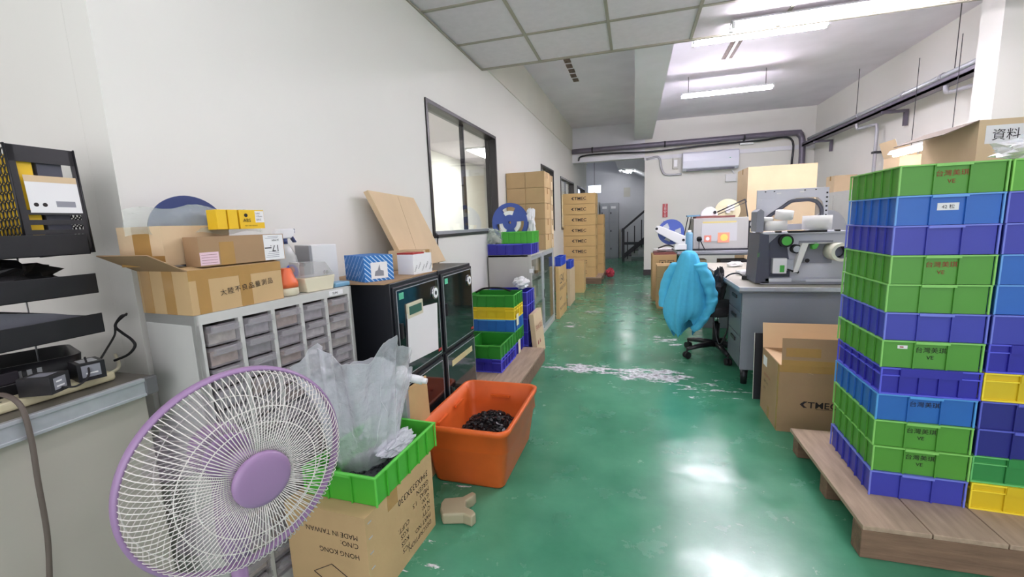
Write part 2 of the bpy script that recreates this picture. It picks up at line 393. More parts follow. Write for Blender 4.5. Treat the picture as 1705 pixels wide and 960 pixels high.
# main ceiling and its beam
struct(MB().box(-1.7, 4.25, 3.3, 3.5, 10.1, 3.4, ceilm), 'ceiling')
struct(MB().box(0, 4.3, 2.94, .37, 10, 3.3, beamm), 'trim_5')
mb = MB(); mb.box(-1.6, 4.25, 2.80, 3.4, 4.31, 3.3, beamm); struct(mb, 'trim_6')
# suspended ceiling: tiles and T grid
mb = MB(); mb.box(-2.3, -3.2, 2.765, 3.4, 4.25, 2.8, tilem)
for x in (-.86, -.2, .46, 1.12, 1.78, 2.44, 3.1): mb.box(x - .012, -3.2, 2.757, x + .012, 4.25, 2.765, gridm)
for k in range(11): yy = 3.64 - .62 * k; mb.box(-1.5, yy - .012, 2.7565, 3.4, yy + .012, 2.7655, gridm)
struct(mb, 'ceiling_1')
mb = MB(); mb.box(-1.46, 4.235, 2.752, 3.4, 4.262, 2.80, gridm); mb.box(-1.2, 4.262, 2.765, 3.3, 4.30, 2.80, rust); struct(mb, 'trim_7')
mb = MB(); mb.prism([(WX(1.1) + .012, 1.0), (WX(4.25) + .012, 4.24), (WX(4.25), 4.24), (WX(1.1), 1.0)], 2.745, 2.757, gridm, axis='z'); struct(mb, 'trim_8')
# right hand pillar
struct(MB().box(2.88, 4.72, 0, 3.4, 4.98, 3.3, wallm), 'trim_9')

def window(n, y0, y1, z0, z1, panes=2, sill=True):
    x0, x1 = WX(y0), WX(y1); ang = math.atan2(x1 - x0, y1 - y0)
    root = bpy.data.objects.new('window_%d' % n, None); col.objects.link(root); root['kind'] = 'structure'
    root.location = (x0, y0, z0); root.rotation_euler = (0, 0, -ang)
    L = math.hypot(x1 - x0, y1 - y0); H = z1 - z0; d = .11; t = .03
    f = MB(); f.box(-d, 0, 0, .012, t, H).box(-d, L - t, 0, .012, L, H).box(-d, t, 0, .012, L - t, t * .8).box(-d, t, H - t, .012, L - t, H)
    f.build('window_frame', blackf, root, .002)
    s = MB(); s.box(-d + .005, t, .024, -.01, L - t, .05).build('window_track', mat('grey_window_track', (168, 172, 176), .4, .4), root)
    for k in range(panes):
        a = t + (L - 2 * t) * k / panes; b = t + (L - 2 * t) * (k + 1) / panes; xx = -.04 - .025 * (k % 2)
        g = MB(); g.box(xx, a, .05, xx + .006, b, H - t).build('pane', glassm, root)
        if k: MB().box(xx - .008, a - .012, .05, xx + .03, a + .008, H - t).build('mullion', screw, root)
window(1, *W1); window(2, *W2); window(3, *W3); window(4, *W4)
# ceiling light panels seen through the windows and over the near part of the room
def light_panel(x, y, z, w_, l_, label, parent_kind='ceiling_light', m=panelm):
    t = thing(parent_kind, label, 'light', (x, y, z))
    MB().box(-w_ / 2, -l_ / 2, -.03, w_ / 2, l_ / 2, 0).build('housing', white, t)
    MB().box(-w_ / 2 + .03, -l_ / 2 + .03, -.045, w_ / 2 - .03, l_ / 2 - .03, -.03).build('diffuser', m, t)
    return t
officem = mat('lit_office_diffuser', (255, 255, 252), .5, emit=20)
light_panel(-3.0, 4.0, 2.798, .6, 1.2, 'office ceiling light panel behind the large wall window', m=officem)
light_panel(-3.0, 9.0, 2.798, .6, 1.2, 'office ceiling light panel behind the far small windows', m=officem)
light_panel(-.5, .6, 2.756, .3, 1.25, 'suspended ceiling light over the near left counter')
light_panel(1.0, -.6, 2.756, 1.25, .3, 'suspended ceiling light above and behind the viewpoint')
light_panel(.75, 1.9, 2.756, 1.25, .3, 'suspended ceiling light above the near end of the aisle')

# ------------------------------------------------------------ fluorescent battens
def batten(x, y, z, L, label, rods=None, rz=0, twin=True, drop=0, tm=None):
    tm = tm or tubem
    t = thing('fluorescent_light', label, 'light', (x, y, z), rz, 'fluorescent ceiling lights')
    MB().prism([(-.02, .05), (.02, .05), (.062, .02), (-.062, .02)], -L / 2, L / 2, white, axis='x').build('housing', white, t, .003)
    for s in (-1, 1) if twin else (0,):
        MB().cyl((-L / 2 + .02, s * .042, .0), (L / 2 - .02, s * .042, .0), .014, tm, n=12).build('tube', tm, t)
        e = MB()
        for q in (-1, 1): e.box(q * (L / 2 - .012) - .01, s * .042 - .016, -.018, q * (L / 2 - .012) + .01, s * .042 + .016, .018, white)
        e.build('lamp_holder', white, t)
    if drop:
        d = MB()
        for q in (-.42, .42): d.cyl((q * L, 0, .055), (q * L, 0, drop), .004, screw, n=6)
        d.build('drop_rod', screw, t)
    return t
batten(1.47, 3.95, 2.70, 1.50, 'brightest twin tube light at the edge of the tiled ceiling')
batten(1.18, 5.12, 3.03, 1.22, 'twin tube light just beyond the ceiling step', drop=.27)
batten(1.28, 7.20, 3.03, 1.22, 'farthest twin tube light in front of the far wall', drop=.27)
batten(-.22, 14.0, 2.70, .5, 'short lit tube under the stair soffit', rz=R(70), tm=mat('lit_stair_tube', (255, 255, 255), .5, emit=45))

# ------------------------------------------------------------ pipes
mb = MB(); mb.tube(bez([(-1.33, 9.86, 2.78), (1, 9.86, 2.79), (2.9, 9.86, 2.80), (3.08, 9.86, 2.76), (3.14, 9.86, 2.6), (3.15, 9.86, 2.1)], 8), .055, steelb, 14)
for x in (-.9, .6, 2.1): mb.ring((x, 9.86, 2.785), (x + .03, 9.86, 2.785), .062, .05, screw)
tag(mb.build('drain_pipe'), 'thick dark grey pipe crossing the far wall and bending down', 'pipe')
mb = MB(); mb.tube(bez([(-1.2, 9.90, 2.58), (-1.1, 9.9, 2.68), (-.5, 9.90, 2.69), (.4, 9.9, 2.66), (1.4, 9.9, 2.70), (2.4, 9.9, 2.71), (2.95, 9.9, 2.70), (3.0, 9.93, 2.2)], 6), .018, screw, 8)
tag(mb.build('cable_run'), 'thin black cable sagging under the thick far pipe', 'cable')
mb = MB(); mb.box(2.05, 9.90, 2.66, 2.30, 9.97, 2.74, white)
tag(mb.build('junction_box', bevel=.004), 'white junction box on the far wall under the pipe', 'box')
t = thing('cable_tray', 'grey cable tray running along the right wall with white pipe', 'tray', (3.18, 0, 2.60))
MB().box(-.06, 5.0, -.075, .06, 9.85, -.045, steelb).box(-.06, 5.0, -.075, -.05, 9.85, -.01, steelb).box(.05, 5.0, -.075, .06, 9.85, -.01, steelb).build('trough', steelb, t)
MB().cyl((-.02, 5.0, .03), (-.02, 9.6, .03), .03, alu, n=14).build('air_pipe', alu, t)
for y in (5.9, 6.6, 7.7): MB().ring((-.02, y, .03), (-.02, y + .04, .03), .038, .028, pipew).build('clamp', pipew, t)
for y in (6.95, 9.15): MB().box(-.08, y, -.11, .21, y + .04, -.077, steelb).box(.17, y, -.28, .21, y + .04, -.11, steelb).build('bracket', steelb, t)
for y, zt in ((7.8, 3.3), (5.75, 3.3)): MB().cyl((-.02, y, .06), (-.02, y, .70), .004, screw, n=6).build('hanger_rod', screw, t)
for k, y in enumerate((7.75, 5.85)):
    mb = MB(); mb.tube(bez([(3.16, y, 2.59), (3.16, y, 2.47), (3.2, y - .02, 2.45), (3.27, y - .22, 2.45), (3.30, y - .25, 2.42), (3.30, y - .26, 2.2), (3.30, y - .26, 1.62)], 5), .022, pipew, 10)
    for z in (2.05, 1.6): mb.box(3.27, y - .30, z, 3.398, y - .22, z + .03, screw)
    tag(mb.build('drop_pipe'), ['grey conduit dropping down the right wall, nearer the far corner', 'grey conduit dropping down the right wall, nearer the pillar'][k], 'pipe', 'conduits dropping from the right cable tray')
for k, (x, y0, y1) in enumerate(((1.15, 5.3, 7.0),)):
    tag(MB().box(x, y0, 3.285, x + .03, y1, 3.30, white).box(x - .05, y0 + .3, 3.297, x + .08, y0 + 1.3, 3.3005, rust).build('ceiling_conduit'), 'straight white cable duct stuck on the ceiling between two lights', 'duct')
mb = MB()
for k in range(9): mb.box(-.88 + .012 * rnd.random(), 5.0 + .2 * k, 3.296, -.80 + .01 * rnd.random(), 5.0 + .2 * k + .15, 3.2995, rust)
struct(mb, 'trim_10')

# ------------------------------------------------------------ far wall equipment
t = thing('air_conditioner', 'white wall mounted split air conditioner on the far wall', 'air conditioner', (.97, 9.999, 2.2))
MB().prism([(0, .02), (-.12, 0), (-.2, .05), (-.215, .2), (-.2, .35), (-.16, .38), (0, .38)], 0, 1.06, acm, axis='x').build('body', acm, t, .012, seg=3)
MB().box(.08, -.19, -.004, .98, -.1, .03, prnd).build('air_vent', prnd, t)
MB().box(.1, -.217, .29, .42, -.2135, .3, acm).box(.88, -.2185, .2, .9, -.214, .22, mint).build('status_light', acm, t)
tag(MB().box(1.82, 9.94, 1.95, 2.02, 9.999, 2.1, white).cyl((1.98, 9.95, 2.1), (1.9, 9.95, 2.24), .014, white).build('switch_box', bevel=.004), 'white switch box under the air conditioner right end', 'box')
tag(MB().box(.79, 9.95, 2.28, .90, 9.999, 2.5, greym).box(.81, 9.945, 2.32, .88, 9.951, 2.46, white).build('breaker_box', bevel=.004), 'grey breaker box left of the air conditioner', 'box')
tag(MB().tube(bez([(.25, 9.97, 2.52), (.5, 9.97, 2.54), (.56, 9.97, 2.3), (.66, 9.97, 2.17), (.97, 9.97, 2.16)], 8), .022, pipew, 8).build('conduit'), 'grey conduit curving to the air conditioner left end', 'conduit')
mb = MB(); mb.box(.60, 9.985, 1.27, .70, 9.999, 1.56, mat('red_sign', (188, 52, 60), .6))
for k, ch in enumerate('注意安全'): mb.text(ch, .07, (.65, 9.984, 1.50 - .072 * k), (1, 0, 0), (0, 0, 1), paper, align='CENTER')
tag(mb.build('wall_sign'), 'narrow red vertical sign with white characters on far wall', 'sign')
tag(MB().box(.58, 9.98, 1.13, .73, 9.999, 1.22, white).box(.62, 9.978, 1.16, .64, 9.981, 1.19, ink).box(.67, 9.978, 1.16, .69, 9.981, 1.19, ink).build('wall_outlet', bevel=.003), 'white wall outlet below the red sign', 'outlet')

# ------------------------------------------------------------ stair hall things
def locker_unit():
    t = thing('steel_locker', 'tall grey steel locker with six doors by the stairs', 'locker', (-1.06, 14.45, 0))
    MB().box(0, 0, 0, .58, .45, 1.8).build('body', locker, t, .004)
    for c in range(2):
        for r_ in range(3):
            x = .015 + c * .28; z = .05 + r_ * .575
            d = MB().box(x, -.012, z, x + .27, 0, z + .565, locker).build('door', locker, t, .003)
            MB().box(x + .03, -.03, z + .25, x + .06, -.012, z + .31, screw).build('handle', screw, d)
            MB().box(x + .05, -.0135, z + .42, x + .2, -.0125, z + .5, paper).build('paper_note', paper, d) if r_ == 2 else None
    return t
locker_unit()
tag(MB().box(-1.30, 14.5, 0, -1.10, 14.95, 1.85).build('grey_cabinet', greym, bevel=.004), 'narrow grey cabinet left of the lockers', 'cabinet')
tag(MB().box(-1.36, 13.6, 2.12, -1.34, 13.62, 2.34, screw).box(-1.36, 13.6, 2.1, -.98, 13.66, 2.32, signm).text('安全出口', .075, (-1.17, 13.598, 2.18), (1, 0, 0), (0, 0, 1), mat('sign_green', (110, 150, 190), .6), align='CENTER').cyl((-1.17, 13.63, 2.32), (-1.17, 13.63, 3.5), .006, screw).build('exit_sign'), 'small lit exit sign above the lockers', 'sign')
tag(MB().box(-.33, 14.99, 2.0, -.12, 14.9995, 2.3, greym).build('meter_box'), 'grey meter box high on the stair hall wall', 'box')
st = thing('staircase', 'dark staircase rising to the right beyond the lockers', 'staircase', (-.32, 13.4, 0))
for k in range(6):
    MB().box(.05 + .2 * k, .12, .17 * k, .25 + .2 * k + (1.25 - .2 * k) * 0, 1.2, .17 * (k + 1) - .02, riser).build('riser', riser, st)
    MB().box(.03 + .2 * k, .08, .17 * (k + 1) - .02, .26 + .2 * k, 1.2, .17 * (k + 1), stairdark).build('tread', stairdark, st)
    MB().cyl((.14 + .2 * k, .06, .17 * (k + 1) - .1), (.14 + .2 * k, .06, .17 * (k + 1) + .72), .014, stairdark, n=8).build('baluster', stairdark, st)
MB().prism([(0, .05), (0, .2), (1.25, 1.25), (1.25, 1.08)], .05, .09, stairdark).build('stringer', stairdark, st)
MB().prism([(-.04, .88), (-.04, .96), (1.3, 2.1), (1.3, 2.02)], .03, .09, stairdark).build('handrail', stairdark, st)
MB().box(-.03, .02, 0, .05, .1, 1.0).box(0, .03, .5, .9, .08, .58).build('newel_post', stairdark, st)
tag(MB().box(-.46, 14.6, 0, -.42, 14.98, .95, greym).build('folded_board', bevel=.003), 'thin pale board leaning beside the lockers', 'board')

# ------------------------------------------------------------ cartons
def tmec_logo(mb, x, y, z, s, T=I4, full=True):      # facing -y
    t = y - .0008
    mb.prism([(x - .30 * s, z + .28 * s), (x, z + .56 * s), (x + .28 * s, z + .56 * s), (x + .06 * s, z + .40 * s), (x - .02 * s, z + .28 * s), (x + .06 * s, z + .14 * s), (x + .28 * s, z), (x, z)], t - .0006, t, ink, T)
    mb.text('TMEC' if full else 'TM', .78 * s, (x + .30 * s, y, z), (1, 0, 0), (.12, 0, 1), ink, T, sx=1.1, bold=.012 * s)
    mb.box(x + .9 * s, t - .0006, z - .10 * s, x + 2.3 * s, t, z - .07 * s, ink, T)
def carton(name, label, w_, d_, h_, loc, rz=0, m=card, group=None, marks=None, tapes=True, T=I4):
    t = thing(name, label, 'box', loc, rz, group)
    b = MB(); b.box(0, 0, 0, w_, d_, h_ - .004, m)
    g = .0015
    b.box(.0, 0, h_ - .0038, w_ - .0, d_ / 2 - g, h_, m).box(.0, d_ / 2 + g, h_ - .0038, w_, d_, h_, m)
    if marks: marks(b)
    b.build('carton_body', m, t)
    if tapes:
        c = MB(); e = .0008; tw = .024
        c.box(-e, d_ / 2 - tw, h_, w_ + e, d_ / 2 + tw, h_ + e, tape).box(-e, d_ / 2 - tw, h_ - .07, 0, d_ / 2 + tw, h_, tape).box(w_, d_ / 2 - tw, h_ - .07, w_ + e, d_ / 2 + tw, h_, tape)
        c.build('packing_tape', tape, t)
    return t
def openbox(w_, d_, h_, m, t, mi=cardin, th=.004, flaps=(), flen=None, name='carton_body'):
    b = MB(); b.box(0, 0, 0, w_, d_, th, m)
    b.box(0, 0, th, th, d_, h_, m).box(w_ - th, 0, th, w_, d_, h_, m).box(th, 0, th, w_ - th, th, h_, m).box(th, d_ - th, th, w_ - th, d_, h_, m)
    o = b.build(name, m, t)
    for (side, ang, L) in flaps:
        f = MB()
        if side == 'x0': f.box(-L, 0, -th / 2, 0, d_, th / 2, m); l = (0, 0, h_); r_ = (0, R(ang), 0)
        if side == 'x1': f.box(0, 0, -th / 2, L, d_, th / 2, m); l = (w_, 0, h_); r_ = (0, R(-ang), 0)
        if side == 'y0': f.box(0, -L, -th / 2, w_, 0, th / 2, m); l = (0, 0, h_); r_ = (R(-ang), 0, 0)
        if side == 'y1': f.box(0, 0, -th / 2, w_, L, th / 2, m); l = (0, d_, h_); r_ = (R(ang), 0, 0)
        f.build('flap', m, t, loc=l, rot=r_)
    return o
def wooden_pallet(label, x0, y0, x1, y1, h, runners='x', rz=0, solid_front=False):
    t = thing('wooden_pallet', label, 'pallet', (x0, y0, 0), rz)
    W_, D_ = x1 - x0, y1 - y0; n = max(3, round(W_ / .2)); th = .018
    if solid_front: MB().box(W_ - .02, .072, 0, W_, D_ / 2 - .037, h - th).box(W_ - .02, D_ / 2 + .037, 0, W_, D_ - .072, h - th).build('side_board', woodx, t)
    for k in range(n):
        MB().box(W_ * k / n + .002, 0, h - th, W_ * (k + 1) / n - .002, D_, h).build('deck_board', wood, t, .002)
    for q in (0, .5, 1):
        yy = (D_ - .07) * q
        MB().box(0 if q == 0 else .02, yy, 0, W_, yy + .07, h - th).build('runner', woodx, t, .003)
    return t
# ================================================================ stacking trays
TM = {}
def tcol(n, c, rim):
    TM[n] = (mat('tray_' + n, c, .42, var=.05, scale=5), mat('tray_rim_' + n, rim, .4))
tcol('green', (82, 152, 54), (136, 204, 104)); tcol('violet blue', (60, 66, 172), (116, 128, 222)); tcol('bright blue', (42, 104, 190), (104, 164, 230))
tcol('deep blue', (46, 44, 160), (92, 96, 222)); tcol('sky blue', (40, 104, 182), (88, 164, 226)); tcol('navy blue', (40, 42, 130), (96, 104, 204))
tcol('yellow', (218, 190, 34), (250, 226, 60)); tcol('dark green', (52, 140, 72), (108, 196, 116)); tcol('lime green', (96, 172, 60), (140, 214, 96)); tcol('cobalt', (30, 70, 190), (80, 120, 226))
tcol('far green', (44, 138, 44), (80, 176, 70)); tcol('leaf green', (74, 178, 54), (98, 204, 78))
def tray_mesh(c, W_=.30, D_=.42, H=.105, style='smooth', stamp=None, stampm=None, small=None, open_top=False, fr=2, sr=5):
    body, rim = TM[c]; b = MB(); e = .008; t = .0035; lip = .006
    # walls (outer face inset by e; rim and ribs reach the full size)
    b.box(e, e, 0, W_ - e, D_ - e, t, body)
    for (x0, y0, x1, y1) in ((e, e, W_ - e, e + t), (e, D_ - e - t, W_ - e, D_ - e), (e, e + t, e + t, D_ - e - t), (W_ - e - t, e + t, W_ - e, D_ - e - t)):
        b.box(x0, y0, t, x1, y1, H, body)
    # rim
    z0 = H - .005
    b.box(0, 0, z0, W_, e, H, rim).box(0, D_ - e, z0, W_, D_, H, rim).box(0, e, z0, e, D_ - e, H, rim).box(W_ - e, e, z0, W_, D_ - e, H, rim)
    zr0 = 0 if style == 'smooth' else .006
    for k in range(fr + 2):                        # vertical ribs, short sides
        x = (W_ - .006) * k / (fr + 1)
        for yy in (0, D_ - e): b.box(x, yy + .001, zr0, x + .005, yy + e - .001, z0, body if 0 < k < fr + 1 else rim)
    for k in range(1, sr + 1):
        y = (D_ - .006) * k / (sr + 1)
        for xx in (0, W_ - e): b.box(xx + .001, y, zr0, xx + e - .001, y + .004, z0, body)
    # handle ledge between the middle ribs
    a0, a1 = W_ / (fr + 1), W_ * fr / (fr + 1)
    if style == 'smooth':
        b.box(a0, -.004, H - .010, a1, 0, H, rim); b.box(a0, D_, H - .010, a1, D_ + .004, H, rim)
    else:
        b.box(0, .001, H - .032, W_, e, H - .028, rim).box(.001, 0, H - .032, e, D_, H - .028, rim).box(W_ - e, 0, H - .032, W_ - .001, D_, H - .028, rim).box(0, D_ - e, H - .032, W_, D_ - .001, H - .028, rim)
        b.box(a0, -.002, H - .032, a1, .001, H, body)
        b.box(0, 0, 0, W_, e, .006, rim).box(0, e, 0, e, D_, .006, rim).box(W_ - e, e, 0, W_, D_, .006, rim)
    if stamp:
        for k, s in enumerate(stamp): b.text(s, [.023, .020][k], (W_ * .5, e - .001, H * .60 - .026 * k), (1, 0, 0), (0, 0, 1), stampm or ink, align='CENTER')
    if small == 'label':
        b.box(a0 + .02, e - .0016, H * .48, a1 - .02, e - .0002, H * .72, paper).text('42 松', .016, (W_ * .5, e - .0016, H * .54), (1, 0, 0), (0, 0, 1), ink, align='CENTER')
    if small == 'dot':
        b.box(.05, e - .0016, H * .7, .08, e - .0002, H * .82, paper).box(.056, e - .002, H * .74, .068, e - .0015, H * .78, inkred)
    return b
def tray(name_label, c, loc, rz, group, **k):
    o = tray_mesh(c, **k).build('stacking_tray', loc=loc, rot=(0, 0, rz)); tag(o, name_label, 'tray', group); return o

PX, PY = .80, 1.66
wooden_pallet('large worn wooden pallet carrying the tall tray stacks at right', PX, 1.68, 2.05, 2.44, .128)
g = 'trays in the front tall stack'
ST = ('台灣美琪', 'VE')
A = [('violet blue', {}, 'blue tray at the foot of the front stack, on the pallet'),
     ('green', dict(stamp=ST), 'green stamped tray second from the bottom of the front stack'),
     ('green', dict(stamp=ST), 'green stamped tray third from the bottom of the front stack'),
     ('sky blue', dict(stamp=ST[:1]), 'lighter blue tray with black stamp low in the front stack'),
     ('deep blue', dict(style='ribbed', fr=4), 'deep blue ribbed tray in the front stack'),
     ('green', dict(stamp=ST, small='dot'), 'green tray with tiny white sticker in the front stack'),
     ('violet blue', {}, 'plain violet blue tray midway up the front stack'),
     ('green', {}, 'plain green tray without a stamp in the front stack'),
     ('green', dict(stamp=ST, stampm=inkred), 'green tray stamped dark red, fourth from the top of front stack'),
     ('violet blue', {}, 'violet blue tray third from the top of the front stack'),
     ('bright blue', dict(small='label'), 'bright blue tray with white paper label near the front stack top'),
     ('green', dict(stamp=ST, stampm=inkred), 'topmost green tray of the front stack, red stamp')]
DZ = .1063; RZ = R(-3)
jr = random.Random(3)
for k, (c, kw, lab) in enumerate(A):
    dx, dy = jr.uniform(-.003, .003), jr.uniform(-.004, .002)
    tray(lab, c, (.909 + dx, 1.885 + dy, .1285 + DZ * k), RZ + R(jr.uniform(-.4, .4)), g, **kw)
g = 'trays in the tall stack by the right edge'
B = [('yellow', dict(style='ribbed', fr=2), 'yellow ribbed tray at the foot of the right stack'),
     ('dark green', dict(style='ribbed', fr=2), 'dark green ribbed tray on the lowest yellow tray'),
     ('navy blue', {}, 'lower of two navy trays in the right stack'), ('navy blue', {}, 'upper of two navy trays in the right stack'),
     ('yellow', dict(style='ribbed', fr=2), 'yellow ribbed tray between blue trays in the right stack'),
     ('deep blue', dict(style='ribbed', fr=4), 'deep blue ribbed tray just above the yellow one, right stack'),
     ('violet blue', {}, 'violet blue tray halfway up the right stack'),
     ('bright blue', {}, 'lower of two bright blue trays in the right stack'), ('bright blue', {}, 'upper of two bright blue trays in the right stack'),
     ('violet blue', {}, 'violet blue tray third from the top of the right stack'), ('violet blue', {}, 'violet blue tray second from the top of the right stack'),
     ('lime green', {}, 'topmost lime green tray of the right stack')]
for k, (c, kw, lab) in enumerate(B):
    dx, dy = jr.uniform(-.002, .003), jr.uniform(-.004, .002)
    tray(lab, c, (1.216 + dx, 1.873 + dy, .1285 + DZ * k), RZ + R(jr.uniform(-.3, .3)), g, **kw)

# open carton beside the stack
t = thing('open_carton', 'open brown carton lettered TMEC beside the tray stacks', 'box', (.805, 2.665, 0), R(-1))
b = MB(); th = .005; W_, D_, H = .50, .36, .40
b.box(0, 0, 0, W_, D_, th, card3).box(0, 0, th, th, D_, H, card3).box(W_ - th, 0, th, W_, D_, H, card3).box(th, 0, th, W_ - th, th, H, card3).box(th, D_ - th, th, W_ - th, D_, H, card3)
tmec_logo(b, .13, 0, .155, .066)
b.box(-.0008, .25, .30, -.0001, .33, .36, paper)
for k in range(3): b.text(['DESCRIPTION', 'PART NO.', "Q'TY"][k], .022, (0, .30, .24 - .045 * k), (0, -1, 0), (0, 0, 1), inkred if k == 0 else ink)
b.box(-.0008, .16, 0, -.0001, .20, .07, tape).box(-.0008, 0, 0, .0001, .03, .4, tape)
b.box(.0, -.0008, .36, .5, -.0001, .40, tape)
b.build('carton_body', card3, t)
F = MB().box(.01, 0, 0, W_ - .0, .004, .155, card3).box(.03, -.0008, .05, .2, 0, .10, tape).box(.01, -.0008, 0, .5, 0, .03, tape); F.build('flap', card3, t, loc=(0, 0, H), rot=(R(-4), 0, 0))
MB().box(0, 0, 0, .004, D_, .17, cardin).build('flap', cardin, t, loc=(.004, 0, H), rot=(0, R(105), 0), label='pale inner side of the left flap folded in')
MB().box(0, 0, 0, W_, .004, .16, cardin).build('flap', cardin, t, loc=(0, D_ - .004, H), rot=(R(-12), 0, 0), label='pale inner side of the rear flap')
MB().box(th, th, H - .03, W_ - th, D_ - th, H - .026, cardin).build('inner_flap', cardin, t)
tag(MB().box(0, 0, 0, .42, .008, .46, mat('black_board', (34, 36, 42), .5)).box(-.003, 0, 0, 0, .008, .46, greym).build('black_board', loc=(.795, 3.13, 0), rot=(R(-3), 0, 0)), 'thin black board leaning between the desk and the brown carton', 'board')

# steel rack behind the stacks with the labelled box
t = thing('storage_rack', 'grey steel rack standing behind the tall tray stacks', 'rack', (1.58, 2.72, 0))
for x in (0, .78):
    for y in (0, .96): MB().box(x, y, 0, x + .04, y + .04, 1.455).build('post', greym, t)
for z in (.3, .85, 1.43): MB().box(.0, .0, z, .82, 1.0, z + .02).build('shelf', greym, t)
t = thing('labelled_carton', 'open carton with a white handwritten note above the tray stacks', 'box', (1.70, 2.86, 1.451), R(2))
b = MB(); b.box(0, 0, 0, .62, .42, .235, card2)
b.box(.03, -.002, .115, .20, -.0006, .205, paper).text('資料', .06, (.115, -.002, .135), (1, 0, 0), (0, 0, 1), ink, align='CENTER').box(.27, -.002, .12, .40, -.0006, .21, creamp)
b.text('▽F', .04, (.205, 0, .14), (1, 0, 0), (0, 0, 1), inkred)
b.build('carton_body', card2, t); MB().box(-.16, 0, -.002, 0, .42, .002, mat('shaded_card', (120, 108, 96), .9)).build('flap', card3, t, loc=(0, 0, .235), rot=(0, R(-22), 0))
# crumpled clear bag on the right stack
def crumple(name, label, cat, c, size, m, seed=1, n=26, group=None, parent=None, amp=.5):
    rs = Vector((seed * 3.1, seed * 1.7, seed)); rings = []
    for q in range(n // 2 + 1):
        a = PI * q / (n // 2); ring_ = []
        for k in range(n):
            t = 2 * PI * k / n; d = Vector((math.sin(a) * math.cos(t), math.sin(a) * math.sin(t), -math.cos(a)))
            f = 1 + amp * noise.noise(d * 2.2 + rs) + amp * .5 * noise.noise(d * 6 + rs)
            p = Vector((d.x * size[0], d.y * size[1], d.z * size[2])) * f; p.z = max(p.z, -size[2] * .85)
            ring_.append(Vector(c) + p)
        rings.append(ring_)
    o = MB().loft(rings, m, smooth=False).build(name, m, parent)
    if label: tag(o, label, cat, group)
    return o
crumple('plastic_bag', 'crumpled clear plastic bag lying on the right tray stack', 'bag', (1.44, 2.08, 1.455), (.12, .12, .05), bagm, 5, 34)

# ------------------------------------------------------------ wall shelf and hanging lamp at the right
t = thing('wall_cabinet', 'low grey cabinet along the right wall behind the trays', 'cabinet', (2.95, 6.05, 0))
MB().box(0, 0, 0, .43, 2.6, 1.55).build('body', lgrey, t, .004)
for k in range(3): MB().box(-.012, .02 + .86 * k, .05, 0, .86 + .85 * k, 1.5).build('door', lgrey, t, .003)
t = thing('flap_carton', 'small open carton with raised flaps under the hanging lamp', 'box', (2.98, 6.2, 1.551))
openbox(.34, .34, .32, card2, t, flaps=(('x0', 72, .2), ('x1', 75, .2), ('y1', 80, .16)))
carton('small_carton', 'small carton on the far end of the wall cabinet', .3, .3, .26, (3.02, 8.0, 1.551), 0, card2)
t = thing('hanging_light', 'single tube light hanging on thin wires by the right wall', 'light', (2.78, 5.3, 1.86), R(90))
MB().prism([(-.035, .04), (.035, .04), (.06, .0), (-.06, .0)], -.62, .62, white, axis='x').build('housing', white, t, .003)
MB().cyl((-.6, 0, -.018), (.6, 0, -.018), .014, tubem, n=12).build('tube', tubem, t)
w_ = MB()
for q in (-.3, .3): w_.cyl((q, 0, .04), (q, .0, .9), .003, screw, n=6)
w_.build('hanging_wire', screw, t)

# ------------------------------------------------------------ desk
t = thing('office_desk', 'grey steel office desk carrying the label printer', 'desk', (.76, 3.38, 0))
for z0, z1 in ((.13, .36), (.365, .54), (.545, .69)):
    d = MB().box(-.002, .03, z0, .012, .43, z1).build('drawer', deskd, t, .003)
    MB().box(-.012, .16, z1 - .06, -.002, .30, z1 - .035).build('handle', screw, d, .002)
MB().box(.012, .02, .12, .70, .46, .70).build('pedestal', deskm, t, .003)
MB().box(.0, .0, .12, .72, .018, .70).build('side_panel', deskm, t, .003)
MB().box(.0, 1.78, .0, .72, 1.80, .70).build('side_panel', deskm, t, .003)
MB().box(.70, .46, .25, .715, 1.78, .70).build('modesty_panel', deskm, t)
MB().box(-.02, -.02, .71, .74, 1.82, .74, desktop).box(-.03, -.03, .70, .75, 1.83, .712, deskedge).box(-.03, -.03, .712, -.02, 1.83, .742, alu).box(-.02, -.03, .712, .75, -.02, .742, alu).build('desktop', desktop, t, .003)
for x in (.04, .62): MB().cyl((x, .05, 0), (x, .05, .12), .022, screw, r1=.028).build('foot', screw, t)
# ------------------------------------------------------------ label printer
px, py, pz = .90, 3.50, .742
t = thing('label_printer', 'grey label printer with its lid folded up, on the desk', 'printer', (px, py, pz))
b = MB(); b.box(0, .06, .01, .56, .30, .375, prn); b.box(0, 0, 0, .56, .06, .02, prnm); b.box(0, .0, .365, .56, .06, .378, prn)
b.box(.03, .0, .02, .20, .004, .045, prn).box(.29, 0, .02, .53, .004, .04, prn)
b.build('housing', prn, t, .004)
b = MB(); b.prism([(-.035, .01), (.055, .01), (.04, .36), (-.02, .375), (-.02, .30)], .0, .30, prnd); b.text('TSC', .02, (-.015, 0, .2), (0, 0, 1), (-1, 0, 0), greenk); b.build('front_cover', prnd, t, .004)
b = MB(); b.prism([(.05, .05), (.06, .30), (.12, .36), (.16, .34), (.20, .12), (.20, .05)], .045, .062, prnd); b.build('mechanism_plate', prnd, t)
b = MB(); b.box(.25, .05, .15, .46, .06, .31, prnm); b.build('media_plate', prnm, t)
def knob(x, z, r, mm, r2=None, name='spindle', cen=None, L=.07):
    o = MB().cyl((x, .06, z), (x, .06 - L, z), r, mm, n=24).build(name, mm, t)
    if cen: MB().cyl((x, .06 - L, z), (x, .055 - L, z), r * .72, cen, n=20).build('cap', cen, o)
knob(.155, .315, .045, rubber, cen=greenk, L=.06); knob(.225, .255, .032, rubber, cen=alu, L=.05); knob(.30, .17, .02, prnm, cen=rubber, L=.03)
